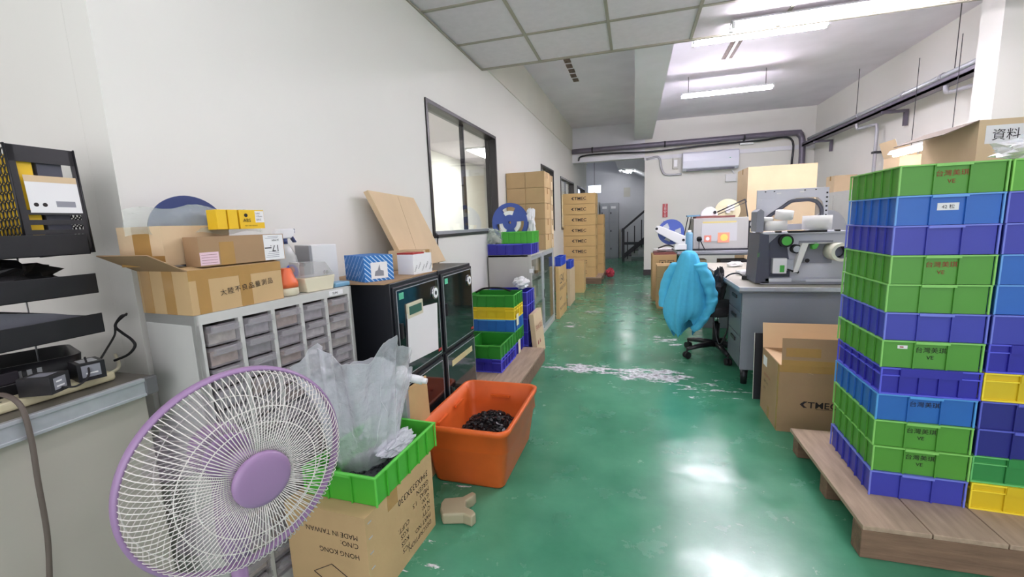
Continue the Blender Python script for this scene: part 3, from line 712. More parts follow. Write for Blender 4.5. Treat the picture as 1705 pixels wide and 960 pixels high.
b = MB(); b.box(.075, -.0, .08, .165, .05, .19, white).box(.12, -.004, .09, .15, 0, .14, greenk); b.build('print_head', white, t, .004)
b = MB(); b.box(.165, .01, .1, .21, .05, .18, alu).cyl((.17, .0, .11), (.24, 0, .085), .006, rubber).cyl((.24, 0, .085), (.235, 0, .10), .005, rubber); b.build('roller_bracket', alu, t)
b = MB(); b.prism([(.315, .28), (.345, .30), (.36, .285), (.345, .255), (.32, .25)], .0, .05, greenk); b.build('media_guide', greenk, t, .004)
b = MB(); b.prism([(.25, .295), (.29, .295), (.232, .09), (.205, .09)], -.01, .045, paperroll).box(.27, -.005, .293, .50, .045, .296, paperroll); b.build('label_web', paperroll, t)
b = MB(); b.ring((.46, .06, .235), (.46, -.10, .235), .062, .042, rollw, mi_in=prnm); b.build('label_roll', rollw, t)
b = MB(); b.cyl((.46, .06, .235), (.46, -.02, .235), .035, prnm, n=20); b.build('roll_holder', prnm, t)
# lid folded up behind, with the bay window
def arch(off):
    pts = [(.03 + off * .4, .43 + off)]
    pts += [(.20, .555 - off * .3 + 0), (.26, .58 - off)] + [(.34, .585 - off)]
    for k in range(1, 7): a = R(90 - 15 * k); pts.append((.355 + (.075 - off) * math.cos(a) * 1.0, .51 + (.075 - off) * math.sin(a)))
    pts += [(.43 - off, .40)]
    return pts
b = MB(); y0, y1 = .20, .215
outer = [(0, .38), (0, .69), (.47, .69), (.47, .38)]
b.box(0, y0, .62, .47, y1, .69, prn).box(.445, y0, .385, .47, y1, .62, prn).box(0, y0, .385, .03, y1, .62, prn)
b.prism([(.03, .62), (.03, .47), (.18, .56), (.24, .60), (.26, .62)], y0, y1, prn)
b.prism([(.40, .62), (.445, .62), (.445, .55), (.43, .59)], y0, y1, prn)
b.box(.03, y0, .385, .445, y1, .43, prn)
for x in (.05, .11, .31, .38): b.box(x, y0 - .002, .672, x + .01, y0, .68, rubber)
for k in range(8): b.box(.452, y0 - .002, .42 + .032 * k, .464, y0, .432 + .032 * k, rubber)
b.box(.13, y0 - .002, .655, .16, y0, .665, paper).box(.28, y0 - .002, .66, .31, y0, .67, paper)
o = b.build('lid', prn, t, .003)
MB().box(.03, y0 + .004, .43, .445, y1 - .004, .62, lensm).build('lid_window', lensm, o)
path = [(.03, .45), (.17, .555), (.23, .598), (.30, .604), (.35, .604), (.395, .585), (.425, .54), (.43, .49), (.43, .42)]
MB().tube([(p[0], y0 - .003, p[1]) for p in bez([(p[0], 0, p[1]) for p in path], 4) and [(v.x, v.z) for v in bez([(p[0], 0, p[1]) for p in path], 4)]], .0135, prnd, 8).build('window_seal', prnd, o)
MB().prism([(-.03, .38), (.02, .38), (.02, .53), (-.005, .55), (-.03, .53)], .06, .22, prnm).build('lid_front', prnm, o, .004)
b = MB(); b.box(.08, .0, .374, .12, .02, .386, rubber).box(.16, -.002, .372, .40, .02, .386, rubber).box(.45, 0, .374, .48, .02, .386, rubber); b.build('hinge', rubber, t)
# rolls on the printer
g = 'label paper rolls on top of the printer'
def roll(label, c, r, h, flat=True, tilt=0, m=paperroll):
    o = MB().ring((0, 0, 0), (0, 0, h), r, r * .35, m, 36).build('paper_roll', m, loc=c, rot=(R(tilt), R(tilt * .4), 0)); tag(o, label, 'roll', g)
zt = pz + .386
roll('wide white paper roll standing at the left on the printer', (px + .105, py + .10, zt + .002), .075, .07)
roll('white paper roll lying on top of another roll', (px + .155, py + .10, zt + .085), .058, .06, tilt=10)
roll('largest white paper roll at the right on the printer', (px + .37, py + .10, zt + .002), .09, .10)
roll('thin white paper roll leaning at the left end of the printer', (px + .045, py + .10, zt + .078), .042, .022, tilt=6)
# media reel behind the printer
t = thing('media_reel', 'large pale grey reel standing behind the printer', 'reel', (1.44, 3.86, .98), R(25))
MB().cyl((0, 0, .12), (0, .012, .12), .165, mat('pale_grey_plastic', (176, 178, 184), .5), n=48).build('flange', None, t)
MB().ring((0, .012, .12), (0, .08, .12), .13, .04, paperroll, 40).build('paper_coil', paperroll, t)
MB().box(-.05, -.01, -.237, .05, .10, -.05).box(-.008, -.005, -.06, .008, .09, .12).build('reel_stand', prnm, t)
tag(MB().loft([[(1.42 + .16 * k / 8 - .0 * k, 3.62, .745 + .0 + .2 * math.sin(k / 8 * 1.5)) for k in range(9)], [(1.42 + .16 * k / 8, 3.82, .745 + .2 * math.sin(k / 8 * 1.5)) for k in range(9)]], paper, closed=False).build('paper_sheet'), 'curled white paper sheet at the right end of the printer', 'paper')
# keyboard, card box, cables on the desk
t = thing('computer_keyboard', 'dark keyboard lying at an angle on the desk by the printer', 'keyboard', (.93, 4.0, .742), R(-28))
MB().box(-.02, 0, 0, .14, .40, .02).build('keyboard_base', prnd, t, .004)
b = MB()
for i in range(5):
    for j in range(14): b.box(.0 + .026 * i, .012 + .027 * j, .02, .022 + .026 * i, .035 + .027 * j, .026, mat('key_grey', (96, 94, 100), .5))
o = b.build('keys', None, t); o['kind'] = 'stuff'
tag(MB().box(0, 0, 0, .12, .09, .035, white).box(.01, .01, .035, .11, .08, .04, paper).build('label_box', loc=(.88, 4.02, .742), rot=(0, 0, R(15)), bevel=.004), 'small white box lying on the desk left of the keyboard', 'box')
tag(MB().box(0, 0, 0, .18, .16, .06, rubber).build('power_brick', loc=(.82, 3.62, .742), rot=(0, 0, R(-20)), bevel=.01) if False else MB().box(0, 0, 0, .10, .06, .035, rubber).build('power_brick', loc=(.83, 3.76, .742), rot=(0, 0, R(-20)), bevel=.006), 'black power brick on the desk by the printer front', 'adapter')
tag(MB().tube(bez([(.86, 3.78, .76), (.80, 3.8, .79), (.74, 3.9, .74), (.70, 3.94, .6), (.66, 3.9, .4), (.70, 3.86, .18), (.75, 3.82, .3), (.755, 3.8, .45)], 7), .006, screw, 6).build('desk_cable'), 'dark cable hanging over the front edge of the desk', 'cable')
crumple('paper_scrap', 'crumpled white tissue on the far end of the desk', 'paper', (.98, 4.75, .765), (.07, .05, .025), paper, 9, 18)

# ------------------------------------------------------------ office chair with jacket
t = thing('office_chair', 'black swivel chair with its back hidden under a cyan jacket', 'chair', (.72, 4.12, 0), R(-62))
# local +y faces away from the desk side: backrest stands at local -y
for k in range(5):
    a = R(72 * k - 152 + 62)
    leg = MB(); c_, s_ = math.cos(a), math.sin(a)
    leg.tube([(c_ * .03, s_ * .03, .11), (c_ * .16, s_ * .16, .105), (c_ * .29, s_ * .29, .085)], [.028, .024, .016], blackp, 8)
    o = leg.build('leg', blackp, t)
    q = MB()
    for e in (-.014, .014): q.cyl((c_ * .29 - s_ * e - s_ * .009, s_ * .29 + c_ * e + c_ * .009, .031), (c_ * .29 - s_ * e + s_ * .009, s_ * .29 + c_ * e - c_ * .009, .031), .03, rubber, n=16)
    q.cyl((c_ * .29, s_ * .29, .03), (c_ * .29, s_ * .29, .09), .008, rubber); q.build('caster', rubber, o)
MB().cyl((0, 0, .08), (0, 0, .30), .03, blackp).cyl((0, 0, .30), (0, 0, .40), .018, chrome).build('gas_column', blackp, t)
MB().loft([[(p[0], p[1], z) for p in rr(w_, w_ * .96, .09)] for w_, z in ((.36, .395), (.43, .405), (.45, .43), (.45, .46), (.40, .485))], chairm).build('seat', chairm, t)
MB().tube(bez([(0, -.1, .39), (0, -.24, .39), (0, -.27, .5), (0, -.25, .62)], 5), .02, blackp, 8).build('back_bracket', blackp, t)
MB().loft([[(p[0] * (1 + .0 * z), -.26 - (z - .6) * .12 + p[1], z) for p in rr(w_, .05, .022)] for w_, z in ((.14, .55), (.19, .60), (.20, .72), (.19, .84), (.16, .90), (.12, .93))], chairm).build('backrest', chairm, t)
# jacket: a hollow hood of cloth over the backrest, with hanging sleeve
def jacket():
    rings = []; n = 64
    prof = [(.968, .03, .045), (.955, .07, .08), (.92, .10, .10), (.86, .125, .125), (.78, .145, .15), (.68, .16, .18), (.58, .175, .21), (.48, .185, .235), (.40, .18, .23), (.32, .145, .19), (.26, .10, .12)]
    for j, (z, a, b) in enumerate(prof):
        rg = []
        for k in range(n):
            t_ = 2 * PI * k / n; g_ = min(1, j / 4)
            fold = 1 + g_ * (.26 * noise.noise(Vector((math.cos(t_) * 1.7, math.sin(t_) * 1.7, z * 1.3))) + (.10) * noise.noise(Vector((math.cos(t_) * 3.6, math.sin(t_) * 3.6, z * 1.6 + 5))) + .03 * noise.noise(Vector((math.cos(t_) * 5, math.sin(t_) * 5, z * 14))))
            hang = (.10 * noise.noise(Vector((math.cos(t_) * 1.5, math.sin(t_) * 1.5, 9))) + .05 * math.cos(t_ + .4)) * max(0, (j - 6) / 4)
            rg.append((a * math.cos(t_) * fold, -.30 - (.9 - z) * .06 + b * .62 * math.sin(t_) * fold, z + hang))
        rings.append(rg)
    b = MB(); b.loft(rings, cyan, cap0=True, cap1=False)
    sl = bez([(.09, -.27, .87), (.15, -.25, .78), (.18, -.21, .64), (.18, -.20, .52), (.15, -.24, .40), (.10, -.29, .29)], 5)
    nn = len(sl); rs = []
    for i, p in enumerate(sl):
        f = i / (nn - 1); r_ = .075 * (1 - f) + .045 * f + .008 * math.sin(i * 1.9)
        rs.append([(p.x + r_ * math.cos(2 * PI * k / 20) * (1 + .12 * math.sin(3 * 2 * PI * k / 20 + i)), p.y + .75 * r_ * math.sin(2 * PI * k / 20), p.z + .012 * math.sin(2 * PI * k / 20 * 2 + i)) for k in range(20)])
    b.loft(rs, cyan, cap1=False)
    sl = bez([(-.10, -.33, .86), (-.16, -.38, .74), (-.17, -.42, .60), (-.15, -.44, .46)], 5); nn = len(sl); rs = []
    for i, p in enumerate(sl):
        f = i / (nn - 1); r_ = .07 * (1 - f) + .05 * f + .006 * math.sin(i * 1.9)
        rs.append([(p.x + r_ * math.cos(2 * PI * k / 20), p.y + .7 * r_ * math.sin(2 * PI * k / 20), p.z) for k in range(20)])
    b.loft(rs, cyan, cap1=False)
    o = b.build('jacket', cyan, loc=t.location, rot=(0, 0, R(-62)))
    sb = o.modifiers.new('s', 'SUBSURF'); sb.levels = sb.render_levels = 1
    return tag(o, 'bright cyan work jacket draped over the back of the swivel chair', 'jacket')
jacket()
crumple('dark_garment', 'dark bundled cloth hanging on the chair beside the desk', 'cloth', (.71, 4.0, .66), (.055, .09, .14), chairm, 12, 20)

# ------------------------------------------------------------ cartons between column and bench
def marks1(b):
    b.text('DESCRIPTION', .035, (.06, 0, .30), (1, 0, 0), (0, 0, 1), inkred); b.text('PART  NO.', .035, (.06, 0, .255), (1, 0, 0), (0, 0, 1), inkred)
    for k, s in enumerate(("Q'TY:", 'N.W.:', 'G.W.:', 'MEAS:     KGS', 'GREEN', '394X333X330')): b.text(s, .032, (.06, 0, .215 - .037 * k), (1, 0, 0), (0, 0, 1), ink)
    b.box(0, -.0006, .44, .4, -.0001, .442, card3)
carton('printed_carton', 'shorter printed carton on the floor left of the jacket', .42, .4, .60, (.315, 6.22, 0), 0, card, marks=marks1)
def marks2(b):
    for k in range(2):
        x = .1 + .12 * k; b.box(x, -.001, .53, x + .09, -.0001, .62, ink).box(x + .006, -.002, .536, x + .084, -.001, .614, card); b.prism([(x + .02, .575), (x + .045, .60), (x + .07, .575)], -.003, -.0021, ink).box(x + .042, -.003, .545, x + .048, -.0021, .58, ink)
    b.prism([(.37, .53), (.37, .58), (.345, .58), (.39, .63), (.435, .58), (.41, .58), (.41, .53)], -.001, -.0001, mat('dark_blue_ink', (50, 60, 90), .7))
carton('arrow_carton', 'taller carton with up arrow behind the printed carton', .50, .55, .70, (.275, 6.85, 0), 0, card, marks=marks2)
tag(MB().box(.30, 6.9, .702, .74, 7.3, .735, maroon).build('book_pile'), 'maroon folder on the taller arrow carton', 'folder')
tag(MB().tube(bez([(.36, 6.95, .80), (.5, 7.0, .84), (.62, 7.0, .80), (.78, 7.05, .76)], 6), .012, rubber, 6).build('black_hose'), 'black hose lying on the maroon folder', 'hose')
crumple('crumpled_papers', 'crumpled pale papers on the maroon folder', 'paper', (.48, 7.1, .765), (.15, .1, .03), paper, 14, 20)
# ------------------------------------------------------------ bench with inspection box
t = thing('work_bench', 'green framed work bench behind the office desk', 'bench', (.50, 5.45, 0))
for x in (.06, .98): 
    for y in (.05, .70): MB().box(x, y, 0, x + .045, y + .045, .80).build('leg', greenmetal, t)
MB().box(-.0, 0, .82, 1.10, .80, .845).box(.02, .02, .80, 1.08, .78, .82).build('bench_top', prnm, t)
MB().box(.05, .04, .60, 1.05, .76, .64).build('shelf', maroon, t)
t = thing('inspection_machine', 'grey metal box with taped notes on the work bench', 'machine', (.70, 5.66, .846))
b = MB(); b.box(0, 0, .02, .60, .42, .385, mat('machine_panel', (176, 176, 172), .5)); b.box(-.02, -.002, 0, .62, .42, .02, screw); b.build('cabinet', None, t, .004)
b = MB(); b.box(.09, -.003, .11, .48, -.0005, .33, mat('plastic_sleeve', (196, 198, 200), .2)).box(.10, -.005, .325, .47, -.003, .345, mat('yellow_tape', (210, 196, 130), .5)); b.build('document_sleeve', None, t)
b = MB(); b.box(.12, -.006, .10, .20, -.0035, .18, mat('red_print', (218, 136, 118), .6)).cyl((.16, -.006, .14), (.16, -.007, .14), .022, paper).build('red_note', None, t)
b = MB(); b.box(.27, -.006, .09, .40, -.0035, .21, mat('orange_print', (232, 160, 130), .6)).cyl((.34, -.006, .15), (.34, -.0075, .15), .042, mat('light_yellow_print', (240, 210, 110), .6)).build('orange_note', None, t)
b = MB(); b.box(.60, .02, .05, .68, .12, .34, screw).box(.62, .0, .08, .66, .02, .14, redp).box(.62, 0, .2, .66, .02, .25, outlet).box(.62, 0, .28, .66, .02, .32, white); b.build('terminal_block', None, t)
MB().box(.03, .03, .386, .46, .35, .41).build('top_board', maroon, t)
MB().tube(bez([(.68, .0, .33), (.69, -.04, .2), (.67, -.05, .04), (.69, -.06, .01)], 5), .012, navy, 6).build('air_hose', navy, t)
b = MB(); b.cyl((0.06, -.06, .13), (.06, -.04, .15), .03, rubber).tube([(.06, -.05, .13), (.06, -.05, .002)], .004, screw).tube([(.07, -.05, .13), (.11, -.06, .04), (.13, -.06, .003)], .006, rubber); b.build('probe_holder', rubber, t)
t = thing('tape_dispenser', 'white tape dispenser on top of the inspection machine', 'dispenser', (.89, 5.8, 1.258))
MB().prism([(-.10, 0), (.1, 0), (.09, .03), (.07, .08), (.02, .11), (-.04, .10), (-.09, .05)], -.02, .03, white).build('dispenser_body', white, t, .006)
MB().cyl((.06, -.025, .04), (.06, -.03, .04), .02, rubber).build('hub', rubber, t)
tag(MB().box(0, 0, 0, .16, .12, .02, sky).box(.02, .02, .02, .13, .1, .03, paper).build('notepad', loc=(.66, 5.75, 1.2575), rot=(0, 0, .2)), 'pale blue pad on the left of the machine top', 'pad') if False else None
# reel on mounting arm
t = thing('reel_arm', 'white arm holding a blue component reel left of the machine', 'machine', (.44, 5.62, 1.08))
MB().cyl((0, .03, 0), (0, .036, 0), .155, reelb, n=40).build('reel', reelb, t)
b = MB()
for k in range(3):
    a = R(90 + 120 * k + 20); a1 = a + .6; b.prism([(.05 * math.cos(a), .05 * math.sin(a)), (.12 * math.cos(a), .12 * math.sin(a)), (.12 * math.cos(a1), .12 * math.sin(a1)), (.05 * math.cos(a1), .05 * math.sin(a1))], .026, .0295, mat('reel_opening', (170, 176, 180), .6))
b.build('reel_opening', None, t)
MB().prism([(-.20, .03), (-.17, .08), (-.12, .075), (.20, -.07), (.20, -.16), (.12, -.17), (-.17, -.0)], -.03, .02, white).build('arm', white, t, .008)
MB().box(.04, -.05, -.215, .22, .10, -.15, white).build('arm_base', white, t, .004)
for xx, zz in ((-.17, .045), (.14, -.10)): MB().cyl((xx, -.03, zz), (xx, -.035, zz), .016, rubber).build('knob', rubber, t)
MB().box(.07, .0, -.234, .20, .22, -.215).build('mount_plate', greenmetal, t)
t = thing('spray_can', 'tall steel blue cylinder beside the inspection machine', 'can', (.645, 5.60, .846))
MB().lathe([(.04, 0), (.042, .01), (.042, .20), (.034, .225)], sky, 20).build('can_body', sky, t); MB().cyl((0, 0, .22), (0, 0, .25), .024, white).build('cap', white, t)
# desk lamp arm parts above
t = thing('swing_arm_lamp', 'black swing arm lamp reaching across the machine top', 'lamp', (1.42, 5.98, .846))
MB().cyl((0, 0, 0), (0, 0, .03), .06, rubber).build('base', rubber, t)
b = MB(); b.tube([(0, 0, .03), (-.1, -.02, .60)], .008, screw).tube([(-.1, -.02, .60), (-.45, -.04, .44)], .008, screw).tube([(-.08, -.02, .57), (-.44, -.04, .41)], .005, screw); b.build('arm', screw, t)
MB().cyl((-.44, -.04, .43), (-.60, -.05, .42), .02, rubber, r1=.03).build('lamp_head', rubber, t)
t = thing('swing_arm_magnifier', 'thin black swing arm left of the inspection machine', 'lamp', (.62, 5.96, .846))
MB().cyl((0, 0, 0), (0, 0, .03), .05, rubber).build('base', rubber, t)
b = MB(); b.tube([(-.02, 0, .03), (.05, 0, .42)], .006, screw).tube([(.02, 0, .03), (.09, 0, .42)], .006, screw); b.build('arm', screw, t)
MB().box(.03, -.06, .41, .22, .06, .43).build('lamp_head', sky, t)
t = thing('tape_reel', 'pale round reel on a stand behind the inspection machine', 'reel', (1.16, 6.14, .846))
MB().ring((0, 0, .47), (0, .012, .47), .15, .03, outlet, 40).build('flange', outlet, t)
MB().box(-.02, .015, 0, .02, .05, .5).cyl((0, -.03, .47), (0, .03, .47), .03, white).box(-.01, -.04, .47, .07, -.02, .54).build('stand', white, t)
tag(MB().box(0, 0, 0, .30, .22, .10, blackp).build('parts_bin', loc=(1.02, 5.16 + .03, .742) if False else (.98, 5.50, .641), bevel=.005), 'black bin on the shelf under the bench top', 'bin')
carton('shelf_carton', 'small pale carton on the left of the bench shelf', .22, .2, .1, (.62, 5.55, .641), 0, card2)
carton('upright_carton', 'very tall pale carton standing behind the label printer', .80, .6, 1.88, (1.46, 6.5, 0), 0, card2)

# ------------------------------------------------------------ left side: distant stacks
GC = [(-1.43, 4.13)]
t = thing('display_cabinet', 'grey steel cabinet with sliding glass doors by the left wall', 'cabinet', (-1.43, 4.13, 0))
W_, L_, H = .45, 1.24, .94
b = MB(); b.box(0, 0, .0, W_ - .03, .015, H).box(0, L_ - .015, 0, W_ - .03, L_, H).box(0, .015, 0, .012, L_ - .015, H).box(0, 0, H - .02, W_, L_, H).box(0, 0, 0, W_, L_, .05)
b.box(W_ - .03, 0, .05, W_, .02, H - .02).box(W_ - .03, L_ - .02, .05, W_, L_, H - .02); b.build('body', greym, t, .002)
for z in (.35, .64): MB().box(.02, .02, z, W_ - .07, L_ - .02, z + .012).build('shelf', greym, t)
for k, (a, c, xx) in enumerate(((.02, .63, -.022), (.60, L_ - .02, -.012))):
    x = W_ + xx
    d = MB().box(x, a, .05, x + .010, a + .035, H - .02).box(x, c - .035, .05, x + .010, c, H - .02).box(x, a + .035, .05, x + .010, c - .035, .09).box(x, a + .035, H - .06, x + .010, c - .035, H - .02).build('sliding_door', alu, t)
    MB().box(x + .003, a + .035, .09, x + .007, c - .035, H - .06).build('pane', cabglass, d)
    MB().box(x + .010, a + .01, .40, x + .014, a + .025, .50).build('handle', rubber, d)
for (y, z, hh, m_) in ((.1, .05, .2, card2), (.5, .05, .24, white), (.9, .05, .2, card), (.12, .362, .2, card3), (.55, .362, .16, card2), (.92, .362, .2, greym), (.1, .652, .18, card2), (.5, .652, .1, white), (.85, .652, .2, card)):
    tag(MB().box(-1.40, 4.13 + y, z + .001, -1.12, 4.13 + y + .24, z + hh, m_).build('stored_box', bevel=.002), 'small box kept behind the glass doors of the cabinet', 'box', 'boxes inside the glass door cabinet')
tag(MB().box(-1.0, 4.126, .76, -.92 - .04, 4.1295, .80, paper).build('sticker'), 'white sticker on the grey side of the display cabinet', 'sticker')
# trays and reel on it
tray('wide blue tray on the near end of the display cabinet', 'deep blue', (-1.44, 4.16, .941), 0, None, W_=.46, D_=.34, H=.11, fr=4, sr=3)
tray('green tray set inside the blue tray on the display cabinet', 'leaf green', (-1.30, 4.20, 1.052), 0, None, W_=.33, D_=.28, H=.12, fr=4, sr=3)
t = thing('component_reel', 'blue reel standing upright in the green tray', 'reel', (-1.24, 4.31, 1.265), R(-8))
b = MB(); 
def reel_disc(b, R_, y0, y1, m, holes):
    N = 48; prev = None
    # ring sectors with gaps for windows
    b.ring((0, y0, 0), (0, y1, 0), R_, R_ * .80, m, 48); b.ring((0, y0, 0), (0, y1, 0), R_ * .40, R_ * .08, m, 32)
    for k in range(3):
        for q in range(6):
            a = R(90 + 120 * k + 60 + (q - 3) * 10 + 5); a1 = a + R(10)
            b.prism([(R_ * .38 * math.cos(a), R_ * .38 * math.sin(a)), (R_ * .82 * math.cos(a), R_ * .82 * math.sin(a)), (R_ * .82 * math.cos(a1), R_ * .82 * math.sin(a1)), (R_ * .38 * math.cos(a1), R_ * .38 * math.sin(a1))], y0, y1, m)
reel_disc(b, .20, 0, .004, reelb, 3); b.build('front_flange', reelb, t)
b = MB(); reel_disc(b, .20, .03, .034, reelb, 3); b.build('rear_flange', reelb, t)
b = MB(); b.ring((0, .004, 0), (0, .03, 0), .12, .03, paper, 32); b.build('tape_coil', paper, t)
crumple('plastic_bag', 'greenish clear bag drooping over the left end of blue tray', 'bag', (-1.40, 4.14 + .10, 1.11), (.12, .08, .09), bagg, 21, 26)
crumple('plastic_bag', 'white crumpled bag behind the upright blue reel', 'bag', (-1.03, 4.36, 1.26), (.05, .05, .14), mat('white_film', (226, 226, 226), .4), 23, 22)
# cartons stacked on cabinet
g = 'plain cartons stacked on the display cabinet'
n_ = 0
for k in range(5):
    for j, x in enumerate((-1.425, -1.20)):
        z = .941 + .178 * k; n_ += 1
        carton('plain_carton', ['carton in the wall side column on the display cabinet, ', 'carton in the aisle side column on the display cabinet, '][j] + ['lowest', 'second up', 'middle', 'fourth up', 'topmost'][k], .222, .34, .1745, (x, 4.88 - .0, z), 0, card, g)
for k in range(5): carton('plain_carton', 'carton behind the aisle side column on the cabinet, ' + ['lowest', 'second up', 'middle', 'fourth up', 'topmost'][k], .20, .14, .171, (-1.17, 5.222, .941 + .1745 * k), 0, card2, g)
# low platform with trays
wooden_pallet('low worn wooden pallet under the small tray stacks', -1.43, 2.74, -.78, 3.72, .12, solid_front=True)
g = 'trays on the low pallet'
L1 = [('deep blue', dict(style='ribbed', fr=3), 'blue tray under a green one at the near end of low pallet'), ('far green', {}, 'green tray on a blue one at the near end of low pallet')]
for k, (c, kw, lab) in enumerate(L1): tray(lab, c, (-1.27, 3.0, .1205 + .107 * k), R(0), g, W_=.30, D_=.40, H=.106, sr=4, **kw)
L2 = [('deep blue', {}, 'lowest blue tray of the five high stack on low pallet'), ('far green', {}, 'green tray second from the bottom of the five high stack'), ('sky blue', {}, 'blue tray under the yellow tray on low pallet'),
      ('yellow', dict(style='ribbed'), 'yellow tray in the five high stack on low pallet'), ('far green', {}, 'topmost green tray of the five high stack')]
for k, (c, kw, lab) in enumerate(L2): tray(lab, c, (-1.39, 3.42, .1205 + .107 * k), 0, g, W_=.42, D_=.29, H=.106, fr=4, sr=3, **kw)
tag(MB().box(0, 0, 0, .001, .07, .10, creamp).build('paper_tag', loc=(-.968, 3.47, .38)), 'white paper tag hanging from the yellow tray', 'tag')
tag(MB().box(0, 0, 0, .001, .07, .12, creamp).build('paper_tag', loc=(-.968, 3.50, .122)), 'pale paper tag on the lowest blue tray', 'tag')
for k in range(5): tray('blue tray beside the glass cabinet, ' + ['lowest', 'second up', 'middle', 'fourth up', 'topmost'][k] + ' of its stack', 'deep blue', (-1.36, 3.76, .0005 + .125 * k), 0, 'blue trays beside the display cabinet', W_=.42, D_=.30, H=.124, fr=4, sr=3)
crumple('plastic_bag', 'white crumpled bag on the blue trays by the cabinet', 'bag', (-1.03, 3.9, .69), (.07, .07, .06), mat('white_film', (226, 226, 226), .4), 31, 22)
tag(MB().tube(bez([(-1.34, 3.5, .665), (-1.26, 3.5, .70), (-1.12, 3.5, .705), (-1.02, 3.5, .68)], 6), .009, rubber, 6).build('black_strap'), 'black strap arching over the topmost green tray', 'strap')
def marks3(b):
    b.text('T80', .06, (.03, -.0, .3), (1, 0, 0), (0, 0, 1), inkred)
def flatcard(label, x, y, w_, h_, lean, m, txt):
    t = thing('flat_carton', label, 'box', (x, y, 0), 0, None, (0, R(lean), 0))
    b = MB(); b.box(-.045, 0, 0, 0, w_, h_, m)
    for s, z, sz, mm in txt: b.text(s, sz, (0, .04, z), (0, 1, 0), (0, 0, 1), mm)
    b.build('carton_body', m, t, .002); return t
flatcard('flattened carton leaning at the end of the low pallet', -.85, 3.76, .34, .42, -5, card2, (('FRAGILE', .25, .07, inkred), ('▲ ▲', .12, .06, inkred)))
flatcard('slim printed carton standing past the glass cabinet', -.925, 5.42, .62, .68, 0, card4, (('LEAK', .45, .17, ink), ('HANDLE WITH', .36, .075, ink), ('▪ ▪', .22, .12, ink), ('MADE IN TAIWAN', .10, .06, ink)))
flatcard('second slim carton standing behind the printed one', -.91, 6.30, .55, .55, 0, card2, ())
tray('blue tray on edge above the slim printed carton', 'cobalt', (-.995, 5.50, .682), 0, None, W_=.09, D_=.42, H=.12, fr=1, sr=4)
tray('blue tray on edge above the second slim carton', 'cobalt', (-.985, 6.38, .552), 0, None, W_=.08, D_=.36, H=.12, fr=1, sr=4)
carton('big_plain_carton', 'squat carton on the floor in front of the lettered stack', .44, .42, .56, (-1.28, 7.52, 0), R(2), card4, marks=lambda b: b.text('SAFE', .06, (.02, 0, .2), (1, 0, 0), (0, 0, 1), ink))
wooden_pallet('small pallet under the far lettered cartons', -1.30, 8.62, -.62, 10.1, .13)
g = 'cartons lettered TMEC in the far stack'
def marksT(b): tmec_logo(b, .20, 0, .075, .105)
ordn = ['lowest', 'second up', 'third up', 'fourth up', 'fifth up', 'sixth up', 'seventh up', 'topmost']
for k in range(8):
    carton('lettered_carton', 'carton in the tall far stack lettered TMEC, ' + ordn[k], .64, .56, .204, (-1.375 + (.004 if k % 2 else 0), 8.68, .1305 + .2095 * k), 0, card4, g, marks=marksT)
g2 = 'cartons of the shorter far stack'
for k in range(6): carton('lettered_carton', 'carton in the shorter stack behind, ' + ordn[k], .60, .5, .204, (-1.22, 9.35, .1305 + .2095 * k), 0, card4, g2)
crumple('red_bag', 'small red bag on the floor by the far pallet', 'bag', (-.50, 9.6, .10), (.09, .1, .1), mat('red_film', (190, 60, 80), .5), 41, 18)
tag(MB().box(-1.37, 8.2, 0, -1.30, 8.3, 2.0, blackf).build('black_post'), 'narrow black post against the left wall before the far stack', 'post') if False else None

# ------------------------------------------------------------ dry cabinets
def dry_cabinet(label, y0, w_, open_label=False, first=True):
    t = thing('dry_cabinet', label, 'cabinet', (-1.46, y0, 0), 0, 'black dry storage cabinets')
    MB().box(0, 0, .03, .43, w_, 1.01).build('body', blackpd, t, .004)
    for k in range(4): MB().cyl((.05 + .33 * (k % 2), .05 + (w_ - .1) * (k // 2), 0), (.05 + .33 * (k % 2), .05 + (w_ - .1) * (k // 2), .03), .02, rubber).build('foot', rubber, t)
    for z0, z1 in ((.06, .535), (.55, .99)):
        d = MB().box(.43, .01, z0, .442, w_ - .01, z1).build('door', blackpd, t, .003)
        MB().box(.442, .03, z0 + .02, .4445, w_ - .03, z1 - .02).build('pane', blackg, d)
        e = MB(); yy0, yy1, a, c, th = .025, w_ - .025, z0 + .015, z1 - .015, .003
        e.box(.4425, yy0, a, .445, yy1, a + th).box(.4425, yy0, c - th, .445, yy1, c).box(.4425, yy0, a, .445, yy0 + th, c).box(.4425, yy1 - th, a, .445, yy1, c).build('door_trim', alu, d)
        MB().box(.4445, .04, z0 + .2, .452, .055, z0 + .27).build('latch', rubber, d)
        if z0 > .5:
            MB().cyl((.4445, w_ - .075, z1 - .085), (.452, w_ - .075, z1 - .085), .035, chrome, n=28).cyl((.452, w_ - .075, z1 - .085), (.453, w_ - .075, z1 - .085), .027, paper, n=24).cyl((.453, w_ - .075, z1 - .085), (.4535, w_ - .075, z1 - .085), .012, screw, n=12).build('humidity_gauge', chrome, d)
            MB().box(.4445, .045, z1 - .06, .4455, .085, z1 - .03).build('green_sticker', mint, d)
            MB().box(.4445, w_ - .07, z0 + .03, .4455, w_ - .03, z0 + .045).build('red_badge', redp, d)
            MB().box(.06, .04, z0 + .0, .42, w_ - .04, z0 + .001).build('inner_shelf', alu, d)
    return t
d1 = dry_cabinet('black dry cabinet with a paper chart on its door', 1.64, .475)
MB().box(.4445, .10, .83, .452, .25, .90, beige).box(.452, .115, .845, .453, .235, .885, lcd).build('display_panel', beige, d1)
MB().box(.447, .10, .63, .451, .41, .88).build('paper_chart', paper, d1, rot=(R(-4), 0, 0), loc=(0, -.06, .0), label='white paper chart taped on the door')
d2 = dry_cabinet('black dry cabinet nearer the trays without a chart', 2.13, .475)
